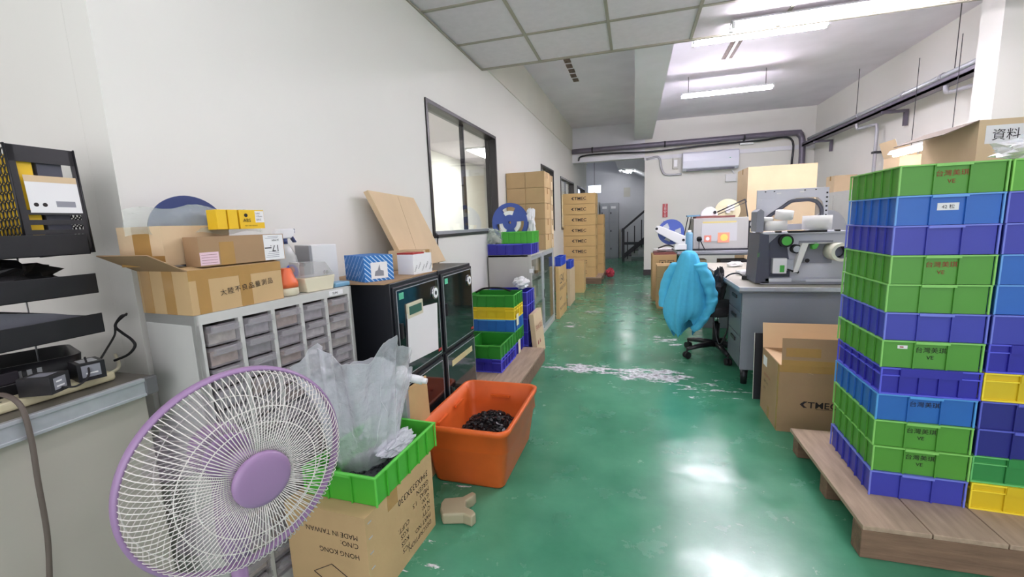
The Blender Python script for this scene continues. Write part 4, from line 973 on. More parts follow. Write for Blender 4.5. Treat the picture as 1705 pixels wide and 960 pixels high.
MB().box(.4446, .08, .44, .446, .40, .475).build('yellow_strip', mat('old_yellow_paper', (200, 190, 140), .6), d2)
# thin board on the left dry cabinet with boxes
tag(MB().box(-1.44, 1.60, 1.011, -1.03, 2.12, 1.017, card3).build('cardboard_sheet'), 'brown cardboard sheet lying on the left dry cabinet', 'sheet')
t = thing('blue_product_box', 'blue box with diagonal white stripes and a vise picture', 'box', (-1.335, 1.60, 1.018), R(-30))
bw, bd, bh = .155, .10, .115
t.location = (-1.31, 1.72, 1.018)
b = MB(); b.box(0, 0, 0, .20, .14, bh, blueprint)
def stripes(b, Lx, H_, step, tw, m, fn, slant=1):
    k = -H_
    while k < Lx:
        # band from (k,0) to (k+H,H) clipped to the face
        pts = []
        for (u, v) in ((k, 0), (k + tw, 0), (k + tw + H_, H_), (k + H_, H_)): pts.append([u, v])
        def clip(P, lo, hi):
            for side, val in ((0, lo), (1, hi)):
                Q = []
                for i in range(len(P)):
                    a, c = P[i - 1], P[i]; ia = a[0] >= val if side == 0 else a[0] <= val; ic = c[0] >= val if side == 0 else c[0] <= val
                    if ia != ic: f = (val - a[0]) / (c[0] - a[0]); Q.append([val, a[1] + f * (c[1] - a[1])])
                    if ic: Q.append(c)
                P = Q
                if not P: break
            return P
        P = clip(pts, 0, Lx)
        if len(P) >= 3:
            vs = [b.bm.verts.new(fn(u, v)) for u, v in P]; b.face(vs, b.mi(m))
        k += step
stripes(b, .20, bh, .034, .003, palepr, lambda u, v: Vector((u, -.0006, v)))
stripes(b, .14, bh, .021, .006, palepr, lambda u, v: Vector((.2006, .14 - u, v)))
b.box(.2007, .03, .012, .2016, .11, .085, paper).prism([(.045, .025), (.09, .022), (.09, .045), (.075, .05), (.072, .075), (.062, .05), (.05, .045)], .2016, .2022, prnm, axis='x')
for k, (u, v) in enumerate(((.012, .010), (.045, .014), (.078, .010), (.11, .012), (.138, .020), (.02, .048), (.0, .075))):
    b.text('Machine Tools' if k in (1, 2) else 'Tools', .015, (u, -.0007, v), (1, 0, 1), (-1, 0, 1), palepr)
b.build('box_body', blueprint, t)
t = thing('white_product_box', 'small white box with black diagonal lettering and red lid strip', 'box', (-1.15, 1.92, 1.018), R(-10))
b = MB(); b.box(0, 0, 0, .10, .15, .10, paper)
for k in range(5): b.text('TOOLS', .012, (.1001, .01 + .03 * k, .01 + .012 * (k % 2)), (0, 1, 1.6), (0, -1.6, 1), ink)
b.build('box_body', paper, t); MB().box(.0, 0, .10, .1, .09, .108).build('lid_strip', redp, t)
carton('small_flap_carton', 'small tan carton behind the white lettered box', .22, .11, .11, (-1.36, 2.18, 1.0125), 0, card2)
# leaning sheet
tag(MB().box(0, 0, 0, .012, .50, .40, card2).prism([(.0, .0)] * 0 or [(-.0, .40), (.012, .40), (.0, .43)], 0, .5, paper).build('leaning_carton', loc=(-1.26, 2.00, 1.018), rot=(R(5), R(-20), 0)), 'large flat tan carton leaning on the wall above the dry cabinets', 'box') if False else None
t = thing('leaning_carton', 'large flat tan carton leaning on the wall above dry cabinets', 'box', (-1.27, 2.20, 1.013), 0, None, (R(0), R(-17), R(0)))
b = MB(); i = b.mi(card2)
b.prism([(0.04, 0), (.56, 0), (.40, .45), (-.10, .47)], -.03, 0, card2, axis='x')
b.box(-.0, .2, 0, .0006, .202, .45, card3); b.build('carton_body', card2, t)

# ------------------------------------------------------------ parts cabinet
ZT = 1.02
ang = R(-8)                        # +y local runs along the front, +x local faces the aisle
t = thing('parts_cabinet', 'light grey cabinet of small clear drawers behind the fan', 'cabinet', (-1.222, .912, 0), ang)
CW, CD = .61, .25
def cab(u, v, z): return t.matrix_basis @ Vector((-v, u, z))      # u along the front, v back, z up
b = MB(); b.box(-CD, 0, 0, 0, .012, ZT).box(-CD, CW - .012, 0, 0, CW, ZT).box(-CD, .012, 0, -CD + .008, CW - .012, ZT).box(-CD, 0, ZT - .03, 0, CW, ZT).box(-CD, 0, 0, 0, CW, .04)
b.box(-.018, 0, .04, 0, .02, ZT - .03).box(-.018, CW - .02, .04, 0, CW, ZT - .03)
b.box(-.0, .495, ZT - .025, .0008, .565, ZT - .006, paper).text('SUN', .014, (.0009, .51, ZT - .021), (0, 1, 0), (0, 0, 1), ink)
b.build('cabinet_body', lgrey, t, .002)
ncol, nrow = 5, 14; cw = (CW - .04) / ncol; rh = (ZT - .075) / nrow
for c in range(1, ncol): MB().box(-.018, .02 + cw * c - .007, .04, .0, .02 + cw * c + .007, ZT - .03).build('divider', lgrey, t)
cmats = [mat('contents_%d' % k, c_, .6, var=.35, scale=45, bump=.5, bscale=60) for k, c_ in enumerate(((176, 170, 176), (200, 190, 180), (140, 138, 142), (214, 206, 208), (184, 160, 144)))]
protos = []
for v in range(5):
    b = MB(); dw = cw - .020; h = rh - .006
    b.box(-.20, 0, 0, 0, dw, .002, smoke).box(-.002, 0, .002, 0, dw, h, smoke).box(-.2, 0, .002, -.004, .0015, h, smoke).box(-.2, dw - .0015, .002, -.004, dw, h, smoke)
    b.box(0, .004, h * .62, .014, dw - .004, h * .62 + .003, smoke).box(.011, .004, h * .62, .014, dw - .004, h * .95, smoke)
    b.box(-.0, .018, h * .66, .009, dw - .018, h * .9, lidc)
    b.box(-.19, .006, .003, -.012, dw - .006, h * rnd.uniform(.45, .8), cmats[v])
    protos.append(b.build('drawer', smoke, t)); 
n = 0
for c in range(ncol):
    for r_ in range(nrow):
        v = (c * 3 + r_ * 2 + (c * r_) % 3) % 5
        if n < 5: o = protos[n]
        else: o = protos[v].copy(); col.objects.link(o)
        o.parent = t; o.location = (rnd.uniform(0, .003), .02 + cw * c + .010, .043 + rh * r_); n += 1
bpy.context.view_layer.update()
# things on the parts cabinet
def on_cab(name, label, cat, u, v, z, rz=0): return thing(name, label, cat, cab(u, v, z), ang + rz)
# cartons use local x = along the cabinet's depth towards the aisle; +y along its front
t1 = on_cab('handwritten_carton', 'worn open carton with handwritten black characters', 'box', .0, .0, ZT + .001, R(2))
w_, d_, h_ = .235, .305, .130      # x depth (negative), y length
b = MB(); b.box(-w_, 0, 0, 0, d_, .004, card)
b.box(-.004, 0, .004, 0, d_, h_, card).box(-w_, 0, .004, -w_ + .004, d_, h_, card).box(-w_ + .004, 0, .004, -.004, .004, h_, card).box(-w_ + .004, d_ - .004, .004, -.004, d_, h_, card)
b.box(0, .02, 0, .0006, .055, h_, tape).box(0, .15, .0, .0006, .19, h_, tape).box(0, .0, h_ - .03, .0005, d_, h_, tape).box(-w_ * .5, -.0006, 0, -w_ * .3, 0, h_, tape).box(-w_ * .95, -.0006, 0, -w_ * .75, 0, h_, tape)
for k, ch in enumerate('大陸不良品量測品'): b.text(ch, .021, (.0008, .085 + .0232 * k, .046 + .002 * k), (0, 1, .08), (0, -.08, 1), ink)
b.build('carton_body', card, t1)
MB().box(-w_, -.105, -.0015, 0, 0, .0015).build('flap', card3, t1, loc=(0, 0, h_), rot=(R(-30), 0, 0))
MB().box(0, 0, -.0015, .05, d_, .0015).build('flap', card, t1, loc=(-.006, 0, h_), rot=(0, R(188), 0))
MB().box(-w_ + .006, .006, .004, -.006, d_ - .006, .10, mat('grey_contents', (150, 150, 148), .7, var=.3, scale=20)).build('contents', None, t1)
t2 = on_cab('labelled_carton', 'flat carton with an upside down shipping label on the handwritten box', 'box', .045, .008, ZT + .138, R(1))
w2, d2_, h2 = .07, .285, .088
b = MB(); b.box(-w2, 0, 0, 0, d2_, h2, card3)
b.box(0, .208, .001, .0006, .282, h2 - .002, paper).box(0, .0, .004, .0006, .055, .042, pink).box(0, .06, 0, .0005, .105, h2 * .8, tape)
F = ((0, -1, 0), (0, 0, -1))
b.text('17.', .030, (.0008, .266, .050), *F, ink); b.text('30 ITEM', .008, (.0008, .266, .070), *F, ink); b.box(.0006, .21, .040, .0009, .235, .044, ink)
for k in range(4): b.box(.0006, .212 + .004 * k, .010 + .006 * k, .0009, .262, .0115 + .006 * k, prnm)
b.box(.0006, .215, .074, .0009, .262, .0755, prnm).box(.0006, .225, .079, .0009, .265, .0805, prnm)
for k in range(4): b.box(.0006, .004, .010 + .008 * k, .0009, .05, .011 + .008 * k, maroon)
b.build('carton_body', card3, t2, .001)
t3 = on_cab('top_carton', 'topmost pale open carton holding a bagged blue reel', 'box', -.012, .070, ZT + .146, R(15))
w3, d3, h3 = .15, .24, .115
openbox3 = MB(); 
b = openbox3; b.box(-w3, 0, 0, 0, d3, .004, card2).box(-.004, 0, .004, 0, d3, h3, card2).box(-w3, 0, .004, -w3 + .004, d3, h3, card2).box(-w3 + .004, 0, .004, -.004, .004, h3, card2).box(-w3 + .004, d3 - .004, .004, -.004, d3, h3, card2)
b.box(-w3 * .66, -.0006, .03, -w3 * .28, 0, h3, tape).box(-w3, -.0006, 0, 0, 0, .03, tape); b.build('carton_body', card2, t3)
# reel in it, in its bag
t4 = on_cab('bagged_reel', 'dark blue reel leaning inside the topmost carton', 'reel', .135, .185, ZT + .245, R(-4))
MB().cyl((0, 0, 0), (-.012, 0, .003), .115, navy, n=48).cyl((.001, 0, 0), (.004, 0, 0), .045, mat('dark_reel_hub', (44, 48, 66), .5), n=24).build('flange', navy, t4, rot=(0, R(-20), 0))
rg = []
for j in range(9):
    f = j / 8; zz = ZT + .235 + .105 * f * (1 - .15 * f)
    line = []
    for k in range(17):
        u = -.085 + .40 * k / 16; q = noise.noise(Vector((u * 14, f * 2.5, 3))) * .014
        line.append(cab(u + .02 * f, .10 + .035 * f + q, zz - .035 * abs(k / 16 - .45) * f + .006 * math.sin(k)))
    rg.append(line)
tag(MB().loft(rg, bagg, closed=False, smooth=True).build('plastic_sheet', fix=False), 'clear plastic sheet wrapped round the dark blue reel', 'sheet')
g = 'yellow cartons on the top carton'
for k, (u, lab) in enumerate(((.120, 'leftmost yellow carton in the top carton'), (.156, 'middle yellow carton in the top carton'))):
    q = on_cab('yellow_carton', lab, 'box', u + .015, .05, ZT + .247, R(0)); q['group'] = g
    MB().box(-.05, 0, 0, 0, .031, .062).build('carton_body', yellow, q, .001)
q = on_cab('yellow_carton', 'yellow carton with black ABS lettering and white label', 'box', .208, .05, ZT + .247, R(0)); q['group'] = g
b = MB(); b.box(-.05, 0, 0, 0, .086, .062, yellow)
b.cyl((0, .022, .044), (.0008, .022, .044), .006, ink, n=16).text('ABS', .016, (.0008, .010, .022), (0, 1, 0), (0, 0, 1), ink).box(0, .054, .02, .0007, .085, .058, paper).text('Label', .007, (.0009, .056, .048), (0, 1, 0), (0, 0, 1), ink).text('1.75mm', .007, (.0009, .056, .038), (0, 1, 0), (0, 0, 1), ink).text('250.2', .008, (.0009, .056, .027), (0, 1, 0), (0, 0, 1), ink).text('ADT MATERIALS', .006, (.0008, .014, .008), (0, 1, 0), (0, 0, 1), ink)
b.build('carton_body', yellow, q, .001)
# orange tape dispenser, spray bottle, clear box, utility box
q = on_cab('orange_pot', 'orange and cream plastic pot beside the handwritten carton', 'pot', .352, .055, ZT + .001)
MB().lathe([(.036, 0), (.042, .005), (.042, .026), (.040, .03)], beige, 24).build('base', beige, q)
MB().lathe([(.042, .03), (.042, .05), (.034, .062), (.024, .095), (.018, .10)], orangep, 24).build('cover', orangep, q)
q = on_cab('spray_bottle', 'clear spray bottle with white and blue trigger head', 'bottle', .435, .15, ZT + .001)
b = MB(); b.loft([[(p[0], p[1], z) for p in rr(w_ * .62, w_, .02 * w_ / .09)] for w_, z in ((.085, 0), (.095, .01), (.095, .10), (.085, .135), (.05, .175), (.03, .19))], clear('bottle_plastic', (215, 222, 222), .32, .2)); b.build('bottle', None, q)
MB().cyl((.030, 0, .075), (.0305, 0, .075), .030, mat('label_blue', (70, 90, 190), .5), n=20).cyl((.0306, 0, .083), (.031, 0, .083), .014, orangep, n=16).build('bottle_label', None, q)
MB().cyl((0, 0, .185), (0, 0, .205), .017, navy, n=20).build('collar', navy, q)
MB().prism([(-.035, .205), (.03, .205), (.045, .218), (.05, .235), (.045, .243), (-.02, .243), (-.04, .225)], -.013, .013, white, axis='x').build('spray_head', white, q, .004)
MB().prism([(.028, .222), (.036, .222), (.056, .19), (.050, .188)], -.008, .008, navy, axis='x').box(-.006, .046, .226, .006, .054, .242, navy).build('trigger', navy, q)
q = on_cab('plastic_case', 'cream plastic case with a clear lid on the parts cabinet', 'case', .415, .02, ZT + .001, R(-4))
MB().prism([(0, 0), (.115, 0), (.13, .055), (-.008, .055)], -.09, 0, beige, axis='x').build('case_base', beige, q, .003)
MB().prism([(-.006, .057), (.128, .057), (.09, .11), (-.004, .115)], -.088, -.002, lidc, axis='x').build('case_lid', lidc, q)
MB().cyl((.0, .085, .07), (.008, .085, .07), .008, chrome).build('latch', chrome, q)
q = on_cab('utility_box', 'grey steel box with white sides behind the cream case', 'box', .585, .19, ZT + .001, R(-20))
MB().box(-.16, 0, 0, 0, .012, .17, mat('grey_metal_face', (150, 152, 156), .4)).box(-.16, .012, 0, 0, .12, .17, white).cyl((-.06, 0, .09), (-.06, -.02, .09), .010, screw).cyl((-.06, -.01, .09), (-.09, -.03, .095), .006, white).build('box_body', None, q, .002)
tag(MB().box(0, 0, 0, .06, .08, .018, sky).build('blue_pouch', loc=cab(.545, .075, ZT + .001), rot=(0, 0, ang), bevel=.004), 'small blue pouch on the right end of parts cabinet', 'pouch')

# ------------------------------------------------------------ counter, near left
t = thing('side_counter', 'beige counter with an aluminium front edge at far left', 'counter', (-1.35, .0, 0))
MB().box(-.80, -1.6, 0, -.02, .85, .80).build('counter_body', beige if False else mat('warm_grey_panel', (176, 172, 160), .6, var=.03), t, .003)
MB().box(-.82, -1.62, .81, -.012, .87, .85).build('counter_top', mat('dark_counter_top', (98, 94, 86), .4, var=.1, scale=12), t)
b = MB(); b.box(-.012, -1.62, .80, .0, .84, .852).box(.0, -1.62, .842, .004, .84, .852).box(0, -1.62, .80, .004, .84, .808); b.build('edge_strip', alu, t, .001)
b = MB(); b.box(-.012, .84, .80, .004, .872, .852); b.build('corner_cap', mat('grey_corner_cap', (120, 120, 122), .4, .5), t, .003)
# paper tray rack: four black trays
t = thing('tray_rack', 'black four tier letter tray rack on the counter', 'rack', (-1.42, .0, .855))
for k, (z, ye) in enumerate(((None, 0), (.140, .81), (.250, .812), (.357, .81))):
    if z is None: continue
    y0 = .38
    b = MB(); X0 = -.26
    b.box(X0, y0, z, 0, ye, z + .003)
    if k: b.box(-.003, y0, z, 0, ye, z + .054).box(X0, y0, z, X0 + .003, ye, z + .045).box(X0, ye - .003, z, -.0, ye, z + .045)
    else: b.box(-.003, y0, z, 0, ye - .2, z + .02).box(X0, ye - .003, z, -.06, ye, z + .05)
    b.build('letter_tray', blackp, t, .001)
for y in (.66, .80):
    for x in (-.25,): MB().cyl((x, y - .02, 0), (x, y - .02, .36), .0022, alu, n=6).build('support_wire', alu, t)
# letter tray contents: grey folder and black parts
tag(MB().prism([(.40, 0), (.78, 0), (.78, .010), (.72, .030), (.62, .050), (.5, .046), (.40, .036)], -1.66, -1.44, mat('grey_felt', (96, 98, 106), .9, bump=.2), axis='x').build('grey_folder', loc=(0, 0, 1.035)), 'grey folder sagging in the second letter tray from the bottom', 'folder')
tag(crumple('black_parts_bundle', None, None, (-1.53, .62, 1.155), (.09, .16, .045), rubber, 51, 26), 'bundle of black parts in the third letter tray', 'parts')
# magazine holder on top
t = thing('magazine_file', 'black perforated steel magazine file on the top letter tray', 'file holder', (-1.44, .695, 1.217), R(0))
fw, fh, fd = .135, .27, .23        # y width, z height, x depth
def mesh_panel(b, P, u, v, U, V, nu, nv, m, r=.0017, skip=None):
    # expanded metal: rows of diamond loops
    P = Vector(P); u = Vector(u); v = Vector(v)
    for i in range(nu):
        for j in range(nv):
            cu_ = (i + .5) / nu * U; cv_ = (j + .5) / nv * V
            if skip and skip(cu_, cv_): continue
            ru, rv = U / nu * .5, V / nv * .5
            pts = [P + u * (cu_ + ru * math.cos(a) ) + v * (cv_ + rv * math.sin(a)) for a in [2 * PI * k / 8 for k in range(8)]]
            b.tube(pts, r, m, 4, closed=True)
b = MB(); T_ = .0015
b.box(-T_, 0, fh - .04, 0, fw, fh).box(-T_, 0, 0, 0, .016, fh).box(-T_, fw - .012, 0, 0, fw, fh).box(-T_, 0, 0, 0, fw, .012)
for z in (.05, .075, .10): b.box(-T_, .016, z, 0, fw - .012, z + .012)
b.build('front_frame', blackp, t)
b = MB(); mesh_panel(b, (0, 0, .01), (-1, 0, 0), (0, 0, 1), fd, fh - .02, 15, 12, blackp); b.tube([(0, 0, 0), (-fd, 0, 0), (-fd, 0, fh), (0, 0, fh)], .003, blackp, 6, closed=True); b.build('side_panel', blackp, t)
b = MB(); mesh_panel(b, (0, fw, .01), (-1, 0, 0), (0, 0, 1), fd, fh - .12, 15, 7, blackp); b.tube([(0, fw, 0), (-fd, fw, 0), (-fd, fw, fh - .1), (0, fw, fh)], .003, blackp, 6, closed=True); b.build('side_panel', blackp, t)
MB().box(-fd, 0, 0, 0, fw, .003).build('file_base', blackp, t)
MB().box(.0005, .022, .105, .0015, fw - .008, .198, paper).box(.0015, .022, .182, .0018, fw - .008, .198, card2).box(.0015, .075, .12, .0018, .115, .135, prnm).cyl((.0015, .035, .125), (.0018, .035, .125), .005, ink).cyl((.0015, .052, .125), (.0018, .052, .125), .005, ink).build('paper_label', paper, t)
t.rotation_euler = (0, R(-3), R(0))
tag(MB().box(0, 0, 0, .20, .028, .245, yellow).build('yellow_folder', loc=(-1.66, .715, 1.222)), 'yellow folder inside the magazine file', 'folder')
tag(MB().box(0, 0, 0, .20, .05, .24, mat('dark_booklet', (70, 72, 84), .5)).build('dark_booklets', loc=(-1.66, .752, 1.222)), 'dark booklets beside the yellow folder', 'booklet')
crumple('tape_bundle', 'crumpled pale plastic bundle in the top letter tray', 'bundle', (-1.50, .61, 1.255), (.06, .07, .045), mat('pale_film', (200, 196, 194), .35), 61, 24)
# lower things on counter
t = thing('vented_tray', 'black slotted plastic tray on the counter behind the adapters', 'tray', (-1.62, .70, .852), R(-20))
b = MB(); P0 = [(p[0], p[1]) for p in rr(.20, .24, .03)]
b.loft([[(p[0], p[1], 0) for p in P0], [(p[0] * 1.06, p[1] * 1.06, .085) for p in P0], [(p[0] * 1.0, p[1] * 1.0, .085) for p in P0], [(p[0] * .94, p[1] * .94, .006) for p in P0]], blackp)
for k in range(8): b.box(.103, -.09 + .018 * k, .04, .1055, -.081 + .018 * k, .07, alu)
b.build('tray_body', blackp, t)
t = thing('power_strip', 'cream power strip lying along the counter edge', 'power strip', (-1.425, .30, .851), R(0))
MB().box(-.055, 0, 0, 0, .52, .026).build('strip_body', outlet, t, .008, seg=3)
b = MB()
for k in range(8):
    for s in (-.038, -.02): b.box(s, .04 + .06 * k, .026, s + .006, .055 + .06 * k, .0268, ink)
b.build('socket_slots', ink, t)
MB().tube(bez([(-.03, .51, .013), (-.06, .56, .014), (-.12, .60, .02), (-.18, .63, .03)], 5), .005, beige, 6).build('strip_cord', beige, t)
g = 'black power adapters in the power strip'
q = thing('power_adapter', 'nearer black power adapter with white printed rating', 'adapter', (-1.41, .66, .878), R(25), g)
MB().box(-.035, -.028, 0, .035, .028, .045).box(-.02, -.018, .045, .02, .016, .0455, prnm).box(.035, -.018, .008, .0356, .016, .038, prnm).box(.0356, -.012, .014, .036, .01, .018, paper).box(.0356, -.012, .026, .036, .004, .030, paper).build('adapter_body', blackp, q, .006)
MB().tube(bez([(.035, 0, .01), (.055, .02, .004), (.055, .06, .02), (.03, .09, .06)], 6), .0025, rubber, 6).build('cord', rubber, q)
q = thing('power_adapter', 'farther black power adapter with silver rating plate', 'adapter', (-1.43, .76, .878), R(-15), g)
MB().box(-.035, -.028, 0, .035, .028, .048).box(-.022, -.018, .048, .022, .018, .0485, alu).box(.035, -.02, .010, .0356, .018, .042, prnm).box(.0356, -.012, .018, .036, .012, .022, paper).build('adapter_body', blackp, q, .006)
MB().tube(bez([(-.02, .028, .03), (-.05, .06, .06), (-.08, .09, .09), (-.09, .10, .12), (-.06, .12, .15)], 6), .003, rubber, 6).build('cord', rubber, q)
q = thing('mains_plug', 'white mains plug in the power strip with a white cord', 'plug', (-1.45, .545, .878))
MB().cyl((0, 0, 0), (.005, -.003, .035), .015, white, r1=.020, n=20).build('plug_body', white, q)
MB().tube(bez([(.005, -.003, .035), (.03, -.05, .03), (.05, -.12, .015), (.06, -.22, .0), (.068, -.3, -.04)], 6), .0045, white, 6).build('cord', white, q)
tag(MB().tube(bez([(-1.43, .575, .885), (-1.40, .58, .905), (-1.35, .585, .88), (-1.338, .585, .80), (-1.335, .58, .70), (-1.335, .575, .55), (-1.335, .555, .40), (-1.335, .53, .28)], 6), .0055, mat('grey_brown_cord', (96, 86, 78), .6), 8).build('power_cable'), 'grey brown cord hanging down the counter front', 'cord')
tag(MB().box(-1.66, .42, .9, -1.5, .66, .93, stairdark).box(-1.66, .42, .852, -1.5, .66, .9, blackp).build('small_device', bevel=.003), 'flat dark device lying under the letter trays', 'device')
CABLE = [(-1.475, .90, 1.022), (-1.50, .90, 1.015), (-1.53, .90, .985), (-1.505, .90, .965), (-1.47, .90, .945), (-1.46, .90, .925), (-1.48, .89, .90), (-1.51, .87, .886)]
tag(MB().tube(bez(CABLE, 6), .004, rubber, 6).build('black_cable'), 'looped black cable in the corner behind the adapters', 'cable')
tag(MB().box(-1.503, .938, 1.6, -1.501, .9395, .85, greym).build('wire'), 'x', 'wire') if False else None

# ------------------------------------------------------------ fan
FP = Vector((-.83, .683, .738)); th_ = math.atan2(-.356, .934)
t = thing('standing_fan', 'lilac standing fan with white wire grille in the foreground', 'fan', (FP.x, FP.y, 0), th_)
def fl_(p): return (p[0], p[1], p[2])
T = Matrix.Translation((0, 0, FP.z)) @ Matrix.Rotation(R(-1), 4, 'Y')      # local +x = out of the front
RF = .218
def wires(prof, nw, swirl, r, m, x_s=1):
    b = MB()
    for k in range(nw):
        a0 = 2 * PI * k / nw; pts = []
        for rad, h in prof:
            a = a0 + swirl * (rad / RF)
            pts.append((x_s * h, rad * math.cos(a), rad * math.sin(a)))
        b.tube(pts, r, m, 5, T)
    return b
prof = [(.056, .082), (.085, .086), (.12, .084), (.155, .076), (.185, .060), (.205, .038), (.214, .018), (.217, .004)]
b = wires(prof, 112, .0, .0011, wirew)
for rad, h in ((.150, .076), (.118, .083)):
    b.tube([(h, rad * math.cos(2 * PI * k / 72), rad * math.sin(2 * PI * k / 72)) for k in range(72)], .0012, wirew, 5, T, True)
b.build('front_grille', wirew, t)
prof2 = [(.045, .095), (.09, .095), (.14, .088), (.18, .066), (.205, .038), (.215, .01)]
b = wires(prof2, 84, .35, .0011, wirew, -1)
for rad, h in ((.205, .038), (.14, .088)):
    b.tube([(-h, rad * math.cos(2 * PI * k / 72), rad * math.sin(2 * PI * k / 72)) for k in range(72)], .0014, wirew, 5, T, True)
b.build('rear_grille', wirew, t)
b = MB(); b.loft([[T @ Vector((x, rad * math.cos(2 * PI * k / 96), rad * math.sin(2 * PI * k / 96))) for k in range(96)] for x, rad in ((-.012, .216), (-.012, .221), (-.006, .2235), (.006, .2235), (.012, .219), (.012, .2145), (.0, .2145), (-.012, .216))], purple, cap0=False, cap1=False); b.build('rim', purple, t)
b = MB(); b.loft([[T @ Vector((x, rad * math.cos(2 * PI * k / 40), rad * math.sin(2 * PI * k / 40))) for k in range(40)] for x, rad in ((.078, .058), (.088, .058), (.093, .054), (.095, .046), (.0955, .02), (.0955, .001))], purple); b.build('hub_cap', purple, t)
for q in range(3):
    b = MB(); rg = []
    for j in range(8):
        rad = .035 + .155 * j / 7; wdt = .35 + .50 * math.sin(j / 7 * 2.4); line = []
        for k in range(9):
            a = 2 * PI * q / 3 + (k / 8 - .3) * wdt * 1.3; line.append(T @ Vector((-.015 + .05 * (k / 8 - .5), rad * math.cos(a), rad * math.sin(a))))
        rg.append(line)
    b.loft(rg, blade, closed=False); b.build('blade', blade, t, fix=False)
MB().cyl((-.04, 0, 0), (.03, 0, 0), .036, purple, n=24, T=T).build('spinner', purple, t)
b = MB(); b.loft([[T @ Vector((x, rad * math.cos(2 * PI * k / 28), rad * math.sin(2 * PI * k / 28))) for k in range(28)] for x, rad in ((-.09, .045), (-.10, .06), (-.16, .062), (-.20, .05), (-.215, .02))], purple); b.build('motor_housing', purple, t, .0)
b = MB(); b.loft([[(x0 + p[0], p[1], z) for p in rr(w_, w_ * .8, .018)] for x0, w_, z in ((-.13, .06, .69), (-.13, .07, .62), (-.13, .075, .52), (-.13, .07, .46))], purple); b.build('neck', purple, t)
MB().cyl((-.13, 0, .03), (-.13, 0, .47), .018, purple, n=16).build('pole', purple, t)
MB().lathe([(.17, 0), (.175, .012), (.14, .03), (.04, .045), (.03, .07)], purple, 40, Matrix.Translation((-.13, 0, 0))).build('base', purple, t)

# ------------------------------------------------------------ box with green tray and bag
t = thing('stencilled_carton', 'upside down stencilled carton under the bright green tray', 'box', (-1.19, 1.115, 0), R(-4))
W_, D_, H = .333, .425, .333
t.location = (-1.158, 1.078, 0); t.rotation_euler = (0, 0, R(-3))
b = MB(); b.box(0, 0, 0, W_, D_, H, card)
i_ = b.mi(card)
X = W_; YO = .075; F = ((0, -1, 0), (0, 0, -1))                   # right face, text upside down
for s, y, z, sz in (('394X333X330', .315, .275, .034), ('GREEN', .315, .235, .028), ('MEAS', .315, .205, .028), ('1.5', .225, .198, .026), ('G.W:', .315, .175, .026), ('CUFT.', .165, .165, .026), ('N.W:', .315, .147, .026), ('KGS', .155, .135, .026), ("Q'TY", .315, .118, .026), ('KGS', .155, .105, .026), ('PART NO.', .315, .088, .026), ('PCS', .155, .075, .026), ('DESCRIPTION', .315, .055, .026)):
    b.text(s, sz * 1.05, (X, y + YO, z), *F, ink)
G = ((-1, 0, 0), (0, 0, -1))
for s, z in (('MADE IN TAIWAN', .265), ('C/NO:', .235), ('HONG KONG', .195)): b.text(s, .026, (.30, 0, z), *G, ink)
pts = [(.10, .09), (.18, .135), (.26, .09), (.18, .045)]
for k in range(4):
    p, q = Vector((pts[k][0], -.0008, pts[k][1])), Vector((pts[(k + 1) % 4][0], -.0008, pts[(k + 1) % 4][1])); b.tube([p, q], .0012, ink, 4)
b.box(X, .12, H - .06, X + .0006, .18, H, tape).box(.0, .12, H, X, .18, H + .0006, tape)
for k in range(6): b.box(X, .012, .03 + .055 * k, X + .0008, .03, .034 + .055 * k, alu)
b.build('carton_body', card, t)
t5 = tray_mesh('leaf green', W_=.30, D_=.42, H=.105).build('green_tray', loc=(-1.245, 1.165, .337), rot=(0, 0, R(-2)))
t5.location = (-1.112, 1.125, .3345)
tag(t5, 'bright green tray holding dark parts on the stencilled carton', 'tray')
def heap(name, label, cat, c, size, m, npiece, seed, s0=.012, parent=None):
    r_ = random.Random(seed); b = MB()
    n = 20
    rings = [[(c[0] + size[0] * f * math.cos(2 * PI * k / n), c[1] + size[1] * f * math.sin(2 * PI * k / n), c[2] + size[2] * (1 - f * f) * (1 + .2 * noise.noise(Vector((k * .8, f * 3, seed))))) for k in range(n)] for f in (1, .8, .6, .4, .2, .02)]
    b.loft(rings, m)
    for k in range(npiece):
        a = r_.uniform(0, 2 * PI); f = math.sqrt(r_.uniform(0, 1)) * .98; x, y = c[0] + size[0] * f * math.cos(a), c[1] + size[1] * f * math.sin(a); z = c[2] + size[2] * (1 - f * f)
        T_ = Matrix.Translation((x, y, z)) @ Euler((r_.uniform(0, 3), r_.uniform(0, 3), r_.uniform(0, 3))).to_matrix().to_4x4(); s = s0 * r_.uniform(.6, 1.2)
        b.box(-s, -s * .35, -s * .3, s, s * .35, s * .3, m, T_)
    o = b.build(name, m); o['kind'] = 'stuff'; return tag(o, label, cat)
heap('dark_parts', 'heap of small dark parts in the bright green tray', 'parts', (-.955, 1.33, .340), (.125, .18, .045), greyparts, 420, 5, .008)
